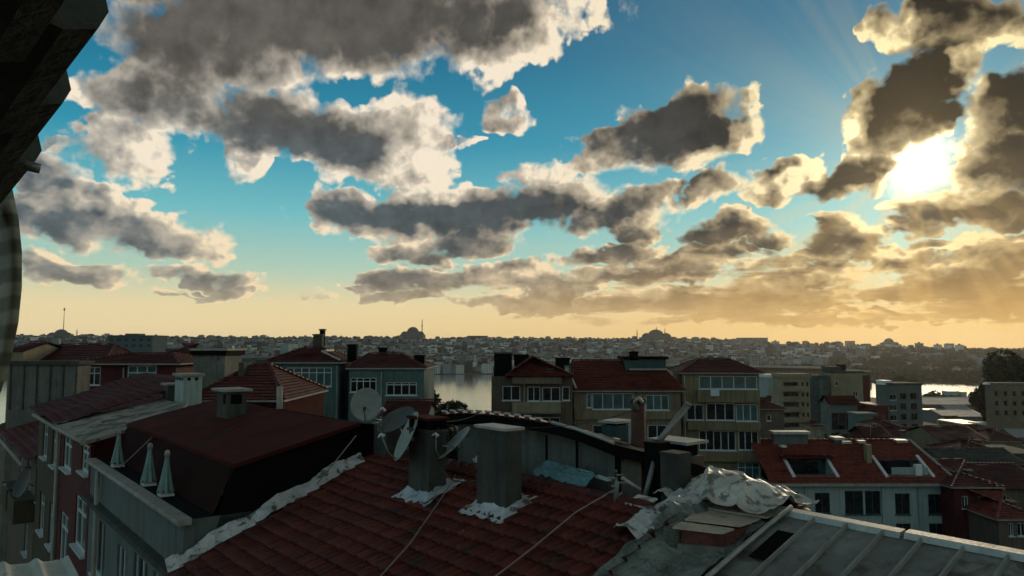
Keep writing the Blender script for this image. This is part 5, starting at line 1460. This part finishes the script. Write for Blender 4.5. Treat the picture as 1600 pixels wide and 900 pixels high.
mb.poly([A_(17.75, 9.1, -2.0), A_(29.3, 9.1, -2.0), A_(29.3, 12.5, -3.2), A_(17.75, 12.5, -3.2)])
LR = mb.build('roof', MATS['membrane_red'], T)
mb = MB(FM); abox(mb, 24.2, 25.25, 7.75, 8.35, -2.6, -1.46); mb.mati(1)
abox(mb, 24.35, 24.6, 7.735, 7.748, -1.85, -1.55); abox(mb, 24.185, 24.198, 7.85, 8.2, -1.85, -1.55); mb.mati(2); abox(mb, 24.05, 25.4, 7.6, 8.5, -1.458, -1.38)
mb.build('chimney', [MATS['concrete_dark'], MATS['tar_black'], MATS['trim_pale']], T)
mb = MB(FM); mb.tube([A_(27.2, 4.70, -4.0), A_(27.2, 4.70, GND)], .07, 8); mb.build('drainpipe', MATS['trim_pale'], T)
mb = MB(); p = at(437, 632, 24); mb.tube([p - Vector((0, 0, .5)), at(437, 604, 24)], .1, 8); mb.build('vent_pipe', MATS['trim_pale'], T)
def parasol(a, b, z0, z1, label):
    t = thing('folded_parasol', label, 'parasol', L(a, b, z0), 'folded parasols in the loggia')
    mb = MB(FM); mb.tube([A_(a, b, z0), A_(a, b, z1 + .05)], .022, 7); mb.build('pole', MATS['white_paint'], t)
    mb = MB(FM); n = 40; mb.smooth = True
    def P(i, j):
        q = j / 10; th = 2 * math.pi * i / n
        r = (.05 + .13 * q ** 1.2) * (1 + .28 * q * math.cos(th * 7 + a))
        return A_(a + r * math.cos(th), b + r * math.sin(th), z1 - (z1 - z0 - .12) * q - .03 * math.cos(th * 7 + a) * q)
    mb.grid(P, n, 10); mb.build('canopy', MATS['cloth_teal'], t)
    mb = MB(FM); mb.lathe([(.07, z1 - .03), (.065, z1 + .09), (.03, z1 + .13)], -a, b, 12); mb.build('top_cap', MATS['trim_pale'], t)
    mb = MB(FM); abox(mb, a - .17, a + .17, b - .17, b + .17, z0, z0 + .06); mb.build('base', MATS['white_paint'], t)
parasol(21.1, 5.25, -3.9, -2.86, 'folded pale green parasol nearest the corner of the dark loggia')
parasol(22.95, 5.25, -3.9, -2.86, 'folded pale green parasol in the middle of the dark loggia')
parasol(27.1, 5.25, -3.9, -2.86, 'folded pale green parasol at the far end, under the concrete slab')
cable('pale cable strung from the concrete slab down past the parasols', [L(30.2, 8.2, -2.2), at(228, 692, 23.0), at(160, 752, 25.0)], .02, 'cable_pale', .05)
cable('thin line lying across the plain red roof', [at(448, 637, 21.2), at(380, 660, 20.9), at(300, 697, 20.3)], .012, 'concrete_dark')

# --- red facade house with the concrete slab
T = thing('red_facade_house', 'narrow house with a dark red facade, white window and weathered concrete roof slab', 'house', L(33, 7, GND))
mb = MB(FM)
holes = [(-a1, -a0, z0, z1) for (a0, a1, z0, z1) in ((29.75, 32.0, -7.25, -5.45), (29.75, 31.2, -4.5, -3.5), (33.4, 35.4, -4.9, -3.55), (33.4, 35.4, -8.6, -6.6))]
facade(mb, -36.2, -29.4, GND, -3.35, 4.85, holes, .16)
mb.poly([A_(36.2, 4.85, GND), A_(36.2, 12, GND), A_(36.2, 12, -3.2), A_(36.2, 4.85, -3.35)]); mb.build('wall', MATS['render_maroon'], T)
for h in holes: window(T, FM, h[0] + .01, h[1] - .01, h[2] + .01, h[3] - .01, 4.90, 2, .3, 'white_pvc', 'glass_teal', .10)
mb = MB(FM)
nn = 14
def P(i, j):
    a = 29.35 + 6.9 * i / nn; b = 4.55 + 4.1 * j / nn
    return A_(a + .15 * mnoise.noise(Vector((0, b, 3))), b, -3.22 + .21 * (b - 4.6) + .10 * mnoise.noise(Vector((a * .6, b * .6, 1))))
mb.grid(P, nn, nn); mb.grid(lambda i, j: (P(i, 0)[0], P(i, 0)[1], P(i, 0)[2] - .12 * j), nn, 1); mb.grid(lambda i, j: (P(0, i)[0], P(0, i)[1], P(0, i)[2] - .12 * j), nn, 1)
rs = mb.build('roof', mat('concrete_slab', (0.26, 0.24, 0.19), .85, .25, .6, bump=.3, dirt=(.09, .085, .06), dirt_at=(.46, .56)), T)
mb = MB(FM); mb.tube([A_(29.3, 4.6, -3.30), A_(36.3, 4.6, -3.38)], .09, 8); mb.build('gutter', MATS['trim_pale'], T)
mb = MB(FM); abox(mb, 33.0, 34.3, 8.75, 9.5, -2.9, -1.28); mb.mati(1); abox(mb, 32.9, 34.4, 8.65, 9.6, -1.278, -1.18); mb.mati(2)
for k in range(5): abox(mb, 33.08 + k * .25, 33.20 + k * .25, 8.735, 8.748, -1.46, -1.34)
for k in range(2): abox(mb, 32.985, 32.998, 8.9 + k * .3, 9.03 + k * .3, -1.46, -1.34)
mb.build('chimney', [MATS['render_white'], MATS['trim_pale'], MATS['tar_black']], T)
mb = MB(FM); abox(mb, 35.2, 36.0, 8.7, 9.3, -3.0, -1.75); mb.mati(1); abox(mb, 35.1, 36.1, 8.6, 9.4, -1.748, -1.66); mb.build('chimney', [MATS['concrete_dark'], MATS['trim_pale']], T)
# --- olive facade house beyond it, tiled
T = thing('olive_facade_house', 'narrow olive walled house with a sagging red tiled roof beyond the concrete slab', 'house', L(40.5, 7, GND))
mb = MB(FM)
holes = [(-a1, -a0, z0, z1) for (a0, a1, z0, z1) in ((37.2, 38.6, -5.2, -3.7), (40.2, 41.8, -5.2, -3.7), (37.2, 38.6, -8.6, -6.8), (40.2, 41.8, -8.6, -6.8))]
facade(mb, -43.4, -36.3, GND, -3.4, 4.85, holes, .16); mb.poly([A_(43.4, 4.85, GND), A_(43.4, 12, GND), A_(43.4, 12, -3.4), A_(43.4, 4.85, -3.4)]); mb.build('wall', MATS['render_olive'], T)
for h in holes: window(T, FM, h[0] + .01, h[1] - .01, h[2] + .01, h[3] - .01, 4.92, 2, .3, 'white_pvc', 'glass_dark', .07)
mb = MB(FM); tiles(mb, A_(45.5, 10.0, -1.62), (1, 0, 0), (0, -1, -.30), 30, 14, .33, .40, .05, .06, 6, 8, .16)
rf = mb.build('roof', MATS['tile_dull'], T)
mb = MB(FM); cap_row(mb, A_(45.5, 10.05, -1.62), A_(36.0, 10.05, -1.62), .14, 24, 6); mb.build('ridge_tiles', MATS['tile_dull'], rf)
mb = MB(FM); mb.tube([A_(36.2, 4.65, -3.42), A_(44.0, 4.65, -3.42)], .08, 8); mb.build('gutter', MATS['trim_pale'], T)
mb = MB(FM); mb.tube([A_(36.25, 4.74, -3.5), A_(36.25, 4.74, GND)], .07, 8); mb.build('drainpipe', MATS['trim_pale'], T)
# --- the lower tiled house at the far left
T = thing('low_eave_house', 'house at the far left with a low red tiled roof and brown shaded balconies', 'house', L(54, 7, GND))
mb = MB(FM)
holes = [(-a1, -a0, z0, z1) for (a0, a1, z0, z1) in ((45.5, 46.8, -8.0, -6.4), (49, 50.6, -8.0, -6.4), (53, 54.5, -8.0, -6.4), (45.5, 46.8, -11.5, -9.8), (49, 50.6, -11.5, -9.8))]
facade(mb, -64, -44.4, GND - 2, -5.9, 5.2, holes, .16); mb.poly([A_(44.4, 5.2, GND - 2), A_(44.4, 14, GND - 2), A_(44.4, 14, -5.9), A_(44.4, 5.2, -5.9)]); mb.build('wall', MATS['render_brown'], T)
for h in holes: window(T, FM, h[0] + .01, h[1] - .01, h[2] + .01, h[3] - .01, 5.27, 2, 0, 'white_pvc', 'glass_dark', .07)
mb = MB(FM); tiles(mb, A_(64.5, 11.6, -3.05), (1, 0, 0), (0, -1, -.38), 61, 18, .33, .42, .05, .05, 4, 12, .12)
rf = mb.build('roof', MATS['tile_red'], T)
mb = MB(FM); cap_row(mb, A_(64.5, 11.65, -3.05), A_(44.4, 11.65, -3.05), .14, 44, 6); mb.build('ridge_tiles', MATS['tile_dull'], rf)
mb = MB(FM); mb.tube([A_(44.3, 4.35, -5.95), A_(64, 4.35, -5.95)], .09, 8); mb.build('gutter', MATS['trim_pale'], T)
for (a, z) in ((47.5, -8.9), (51.5, -8.9)):
    mb = MB(FM); abox(mb, a - 1.6, a + 1.6, 4.2, 5.19, z - .15, z + 1.0); mb.build('balcony', MATS['render_olive'], T)

# --- chimneys, pipes and poles at the right end of the ridge
def stack(name, label, cat, px, Y, wa, wb, pt, pb, m, cap=None, cap_m='zinc_pale', gap=0, over=.08, th=.06):
    a, b, _ = pab(px, (pt + pb) / 2, Y); z1 = pab(px, pt, Y)[2]; z0 = pab(px, pb, Y)[2] - .4
    t = thing(name, label, cat, L(a, b, z0))
    mb = MB(FM); abox(mb, a - wa, a + wa, b - wb, b + wb, z0, z1 - gap - th)
    if gap:
        mb.mati(1); abox(mb, a - wa * .75, a + wa * .75, b - wb * .75, b + wb * .75, z1 - gap - th + .002, z1 - th - .002)
    mb.build('shaft', [MATS[m], MATS['tar_black']], t)
    c = MB(FM); abox(c, a - wa - over, a + wa + over, b - wb - over, b + wb + over, z1 - th + .002, z1 + .002); c.build('cap', MATS[cap_m], t)
    return t
stack('chimney', 'slim dark chimney slab beside the tarpaulin mound', 'chimney', 1056, 13.6, .20, .18, 706, 800, 'concrete_dark', cap_m='concrete_dark', over=.01)
stack('chimney', 'black narrow chimney left of the slim dark slab', 'chimney', 1027, 14.2, .17, .16, 690, 805, 'tar_black', cap_m='tar_black', over=.01)
stack('chimney', 'broad low chimney under a wide bright flat cap, behind the slim slab', 'chimney', 1060, 16.4, .46, .30, 686, 780, 'render_brown', gap=.26, over=.07)
stack('chimney', 'dark green grey chimney with a bright flat cap, left of the rusty pipe', 'chimney', 963, 18.2, .22, .26, 656, 770, 'render_teal_dark', gap=.05, over=.07)
mb = MB(); p = at(997, 800, 16); q = at(997, 622, 16); mb.tube([p, q], .15, 14); mb.tube([q - Vector((0, 0, .10)), q], .17, 14)
t = tag(mb.build('flue_pipe', MATS['rust']), 'thick rusty flue pipe standing upright before the tan house', 'flue pipe')
mb = MB(); mb.tube([at(985, 662, 17.6), at(986, 785, 17.6)], .05, 8); tag(mb.build('pipe', MATS['trim_pale']), 'thin pale upright pipe just left of the rusty flue pipe', 'pipe')
def pole(label, p, q, r, m='pole_grey'):
    mb = MB(); mb.tube([p, q], r, 10); mb.tube([q - (q - p).normalized() * .06, q], r * 1.15, 10); tag(mb.build('pole', MATS[m]), label, 'pole')
pole('long grey pole leaning right across the tan house', at(1018, 704, 14.8), at(1077, 630, 15.0), .062)
pole('shorter grey pole below the long leaning one', at(1005, 786, 13.8), at(1027, 702, 14.2), .05)
pole('short pale rod leaning left at the end of the ridge', at(1001, 765, 13.6), at(971, 746, 13.6), .03, 'cable_white')
mb = MB(); mb.tube([at(996, 640, 15.8), at(992, 628, 15.7), at(998, 622, 15.7), at(1004, 630, 15.7)], .045, 7); tag(mb.build('bracket', MATS['dish_grey']), 'small pale bracket clamped on top of the rusty flue pipe', 'bracket')
# broken antenna stub
mb = MB(); p = at(962, 790, 13.2)
mb.tube([p, at(964, 755, 13.2), at(962, 735, 13.2)], [.05, .045, .03], 7)
for k in range(7):
    a = at(962 + (k % 2) * 3, 742 + k * 6, 13.2); mb.tube([a, a + Vector((random.Random(k).uniform(-.2, .2), .02, random.Random(k + 9).uniform(-.1, .1)))], .022, 5)
tag(mb.build('antenna_stub', MATS['pole_grey']), 'twisted stub of an old antenna at the right end of the tiled ridge', 'antenna')
mb = MB(FM); a, b, z = pab(1000, 787, 12.9); mb.prism([A_(a + .22, b - .14, z - .03), A_(a - .22, b - .14, z - .03), A_(a - .22, b - .14, z + .0), A_(a + .22, b - .14, z + .0)], (0, .34, .10))
tag(mb.build('slab', MATS['tarp']), 'small pale slab lying on the tiles left of the black chimney', 'slab')

# --- tarpaulin mound, old brick stub, metal roof
def mound(u, v):
    a = 9.0 - 2.1 * u; b = 10.35 + 1.9 * v
    d2 = ((a - 7.95) / .72) ** 2 + ((b - 11.1) / .62) ** 2
    z = max(zm(min(b, 9.69)), zt(min(b, 11.1))) + .0 + .47 * math.exp(-d2 ** 1.3) + .05 * mnoise.noise(Vector((a * 3, b * 3, 0)))
    return (a, b, z)
mb = MB(FM); mb.smooth = True; crumple(mb, mound, 100, 100, .12, 1.25)
tag(mb.build('tarpaulin', MATS['tarp']), 'pale grey crumpled tarpaulin heaped in a mound at the end of the tiled ridge', 'tarpaulin')
mb = MB(FM); crumple(mb, lambda u, v: (8.55 - .62 * u, 8.75 + 1.7 * v, zm(8.75 + 1.7 * v * .55) + .07 + .14 * math.sin(u * 3.0)), 44, 60, .07, 2.0, 5)
tag(mb.build('plastic_sheet', MATS['foil']), 'white plastic sheet spilling from the mound down to the tiles', 'plastic sheet')
T = thing('brick_stub', 'old square brick stub roofed with weathered planks, before the pale mound', 'chimney stub', L(7.5, 9.7, -4))
def PZ(px, py, z): a, b, _ = pz(px, py, z); return (a, b, z)
fl, fr, br, bl = PZ(1052, 823, -2.76), PZ(1130, 829, -2.76), PZ(1213, 801, -2.70), PZ(1112, 787, -2.70)
def quadpt(u, v): return tuple((fl[k] * (1 - u) + fr[k] * u) * (1 - v) + (bl[k] * (1 - u) + br[k] * u) * v for k in range(3))
rnd = random.Random(4)
for k in range(4):
    v0, v1 = k / 4 + .012, (k + 1) / 4 - .012 + rnd.uniform(-.02, .01); dz = rnd.uniform(-.012, .025); u0, u1 = rnd.uniform(-.06, .03), 1 + rnd.uniform(-.05, .06)
    mb = MB(FM); c = [quadpt(u0, v0), quadpt(u1, v0), quadpt(u1, v1), quadpt(u0, v1)]; tl = rnd.uniform(-.03, .03)
    top_ = [A_(p[0], p[1], p[2] + dz + (tl if i in (1, 2) else 0)) for i, p in enumerate(c)]
    mb.hexa([(p[0], p[1], p[2] - .028) for p in top_] + top_); mb.build('plank', MATS['wood_old'], T)
c = [quadpt(.10, .06), quadpt(.95, .06), quadpt(.92, .9), quadpt(.1, .9)]
mb = MB(FM); mb.hexa([A_(p[0], p[1], -4.0) for p in c] + [A_(p[0], p[1], -2.82) for p in c]); mb.build('brickwork', MATS['brick_old'], T)
c2 = [quadpt(.06, .02), quadpt(.99, .02), quadpt(.98, .95), quadpt(.06, .95)]
mb = MB(FM); mb.hexa([A_(p[0], p[1], -4.0) for p in c2] + [A_(p[0], p[1], -3.02) for p in c2]); mb.build('mortar_base', MATS['concrete'], T)
mb = MB(FM)
for k in range(4): abox(mb, fl[0] + .02 - k * .012, fl[0] + .22, fl[1] + .03, fl[1] + .2, -3.05 + k * .06, -2.995 + k * .06)
mb.build('corner_brick', MATS['concrete'], T)

T = thing('metal_roof_house', 'near house at the lower right with a grey standing seam metal roof', 'house', L(2, 8, GND))
mb = MB(FM)
def PM(i, j):
    a = 6.85 - 11.0 * i / 44; b = 11.1 - 7.0 * j / 28
    return A_(a, b, zt(b) + .018 * mnoise.noise(Vector((a * 1.5, b * 1.1, 2))))
mb.smooth = True; mb.grid(PM, 44, 28); mb.smooth = False
a = 6.32; mb.mati(1)
while a > -4:
    for k in range(14):
        b0, b1 = 11.05 - k * .5, 11.05 - (k + 1) * .5; w = .02
        q = lambda aa, b, h: A_(aa + .01 * mnoise.noise(Vector((a, b, 0))), b, zt(b) + h)
        mb.hexa([q(a + w, b1, -.01), q(a - w, b1, -.01), q(a - w, b0, -.01), q(a + w, b0, -.01), q(a + w * .7, b1, .07), q(a - w * .7, b1, .07), q(a - w * .7, b0, .07), q(a + w * .7, b0, .07)])
    a -= .53
mb.mati(0)
mb.poly([A_(6.85, 11.12, -2.7), A_(-4, 11.12, -2.7), A_(-4, 15, -4.2), A_(6.85, 15, -4.2)])
RF = mb.build('roof', [MATS['sheet_metal'], MATS['trim_pale']], T)
for (a0, a1, s) in ((7.1, 5.02, 0), (4.96, -3.0, .012)):
    mb = MB(FM); mb.hexa([A_(a0, 10.98, -2.72 + s), A_(a1, 10.98, -2.72 + s), A_(a1, 11.24, -2.72 + s), A_(a0, 11.24, -2.72 + s), A_(a0, 11.02, -2.635 + s), A_(a1, 11.02, -2.635 + s), A_(a1, 11.18, -2.615 + s), A_(a0, 11.18, -2.615 + s)])
    mb.build('ridge_cap', MATS['zinc_pale'], RF)
mb = MB(FM); mb.tube([A_(6.75, 11.1, -2.58), A_(6.82, 10.6, -2.78), A_(6.80, 9.6, -3.08), A_(6.78, 8.0, -3.6), A_(6.78, 6, -4.25)], .04, 8); mb.build('verge_trim', MATS['zinc_pale'], T)
mb = MB(FM); b0, b1 = 10.55, 9.75; mb.poly([A_(6.66, b1, zt(b1) + .03), A_(6.36, b1, zt(b1) + .03), A_(6.36, b0, zt(b0) + .03), A_(6.66, b0, zt(b0) + .03)]); mb.build('roof_hatch', MATS['tar_black'], T)  # flat black quad standing for a dark hole in the sheet metal
mb = MB(FM); abox(mb, -4, 6.7, 6, 14, GND, -5.2); mb.build('wall', MATS['render_grey'], T)
# flashing membrane in the joint between the two roofs
mb = MB(FM)
def PV(u, v):
    b = 5.0 + 5.6 * v; a = 8.02 - 1.15 * u
    return (a, b, zm(min(b, 9.69)) * (1 - u) + zt(b) * u + .075 - .18 * math.sin(u * math.pi) + .16 * max(0, mnoise.noise(Vector((a * 1.7, b * 1.1, 5)))))
crumple(mb, PV, 22, 70, .05, 3.0, 2); tag(mb.build('membrane', MATS['membrane_green']), 'wrinkled grey green membrane filling the joint between tiled roof and metal roof', 'membrane')
# red tile strip behind the mound
mb = MB(FM); p, q = pab(1163, 752, 14.6), pab(1262, 806, 12.4)
cap_row(mb, A_(*p), A_(*q), .13, 12, 6)
p2, q2 = (p[0] + .3, p[1] - .55, p[2] - .42), (q[0] + .2, q[1] - .2, q[2] - .3)
slope(mb, A_(*p), A_(*q), A_(*q2), A_(*p2), 3, 12, .04); mb.poly([A_(*p), A_(*q), A_(q[0], q[1] + 2, q[2] - 1.5), A_(p[0], p[1] + 2, p[2] - 1.5)])
tag(mb.build('tiled_ridge', MATS['tile_dull']), 'dark red tiled ridge running down behind the pale mound to the right', 'roof ridge')

# --- our own house: the eave overhead and the ribbed sheet below
T = thing('roof_eave', 'black stepped tile eave hanging overhead at the upper left', 'eave', L(1.2, -.4, .3))
rnd = random.Random(2)
edges = [.30, .52, .745, .985, 1.30, 1.68]
for k in range(len(edges) - 1):
    a0, a1 = edges[k], edges[k + 1] + .03; bo = (.094, .104, .122, .126, .132)[k]; z = .300 - .006 * k
    mb = MB(FM); n = 6; ring = []
    prof = [(bo - .035, -.02), (bo - .008, -.012), (bo, .006), (bo - .006, .03), (bo - .05, .042)]
    ring0 = [A_(a0, b, z + dz + .010) for b, dz in prof] + [A_(a0, -.9, z + .34), A_(a0, -.9, z + .28)]
    ring1 = [A_(a1, b - .034, z + dz - .030) for b, dz in prof] + [A_(a1, -.9, z + .31), A_(a1, -.9, z + .25)]
    i0 = [mb.vert(q) for q in ring0]; i1 = [mb.vert(q) for q in ring1]
    mb.face(i0[::-1]); mb.face(i1)
    for q in range(len(i0)): mb.face((i0[q], i0[(q + 1) % len(i0)], i1[(q + 1) % len(i1)], i1[q]))
    mb.build('tile', MATS['soffit'], T)
mb = MB(FM); mb.hexa([A_(-1.2, -.9, .18), A_(1.62, -.9, .18), A_(1.62, -.06, .225), A_(-1.2, -.06, .215), A_(-1.2, -.9, .26), A_(1.62, -.9, .26), A_(1.62, -.06, .252), A_(-1.2, -.06, .242)]); mb.build('soffit', MATS['tar_black'], T)
mb = MB(FM); mb.tube([A_(1.29, .11, .265), A_(1.29, .13, .262)], .008, 6); mb.build('clip', MATS['pole_grey'], T)

mb = MB(FM); c0, c1, c2_ = pz(106, 874, -.915), pz(-160, 899, -.915), pz(150, 960, -.95)
o_ = Vector(A_(*c0)); u_ = Vector(A_(*c1)) - o_; v_ = Vector(A_(*c2_)) - o_; nn = 60
mb.smooth = True
mb.grid(lambda i, j: tuple(o_ + u_ * (i / nn) + v_ * j + Vector((0, 0, .018 * max(0, math.cos(2 * math.pi * i / nn * 5)) ** 2))), nn, 3)
mb.smooth = False
mb.grid(lambda i, j: tuple(o_ + u_ * (i / nn) + Vector((0, 0, .018 * max(0, math.cos(2 * math.pi * i / nn * 5)) ** 2 - .012 * j))), nn, 1)
tag(mb.build('ribbed_sheet', mat('sheet_pale', (0.36, 0.37, 0.31), .6, .2, 6.0, bump=.15, dirt=(.18, .17, .12))), 'pale ribbed metal awning sheet at the lower left corner', 'awning sheet')

# ------------------------------------------------------------------ haze
def haze():
    mb = MB(); mb.box(-4200, 4200, -400, 5300, -4.5, 130.0)
    m = bpy.data.materials.new('haze'); m.use_nodes = True
    t = m.node_tree; t.nodes.clear()
    v = t.nodes.new('ShaderNodeVolumePrincipled'); v.inputs['Color'].default_value = (0.95, 0.93, 0.9, 1); v.inputs['Density'].default_value = 0.00004
    v.inputs['Anisotropy'].default_value = 0.72
    o = t.nodes.new('ShaderNodeOutputMaterial'); t.links.new(v.outputs[0], o.inputs['Volume'])
    ob = mb.build('haze', m); kind(ob, 'stuff')
haze()
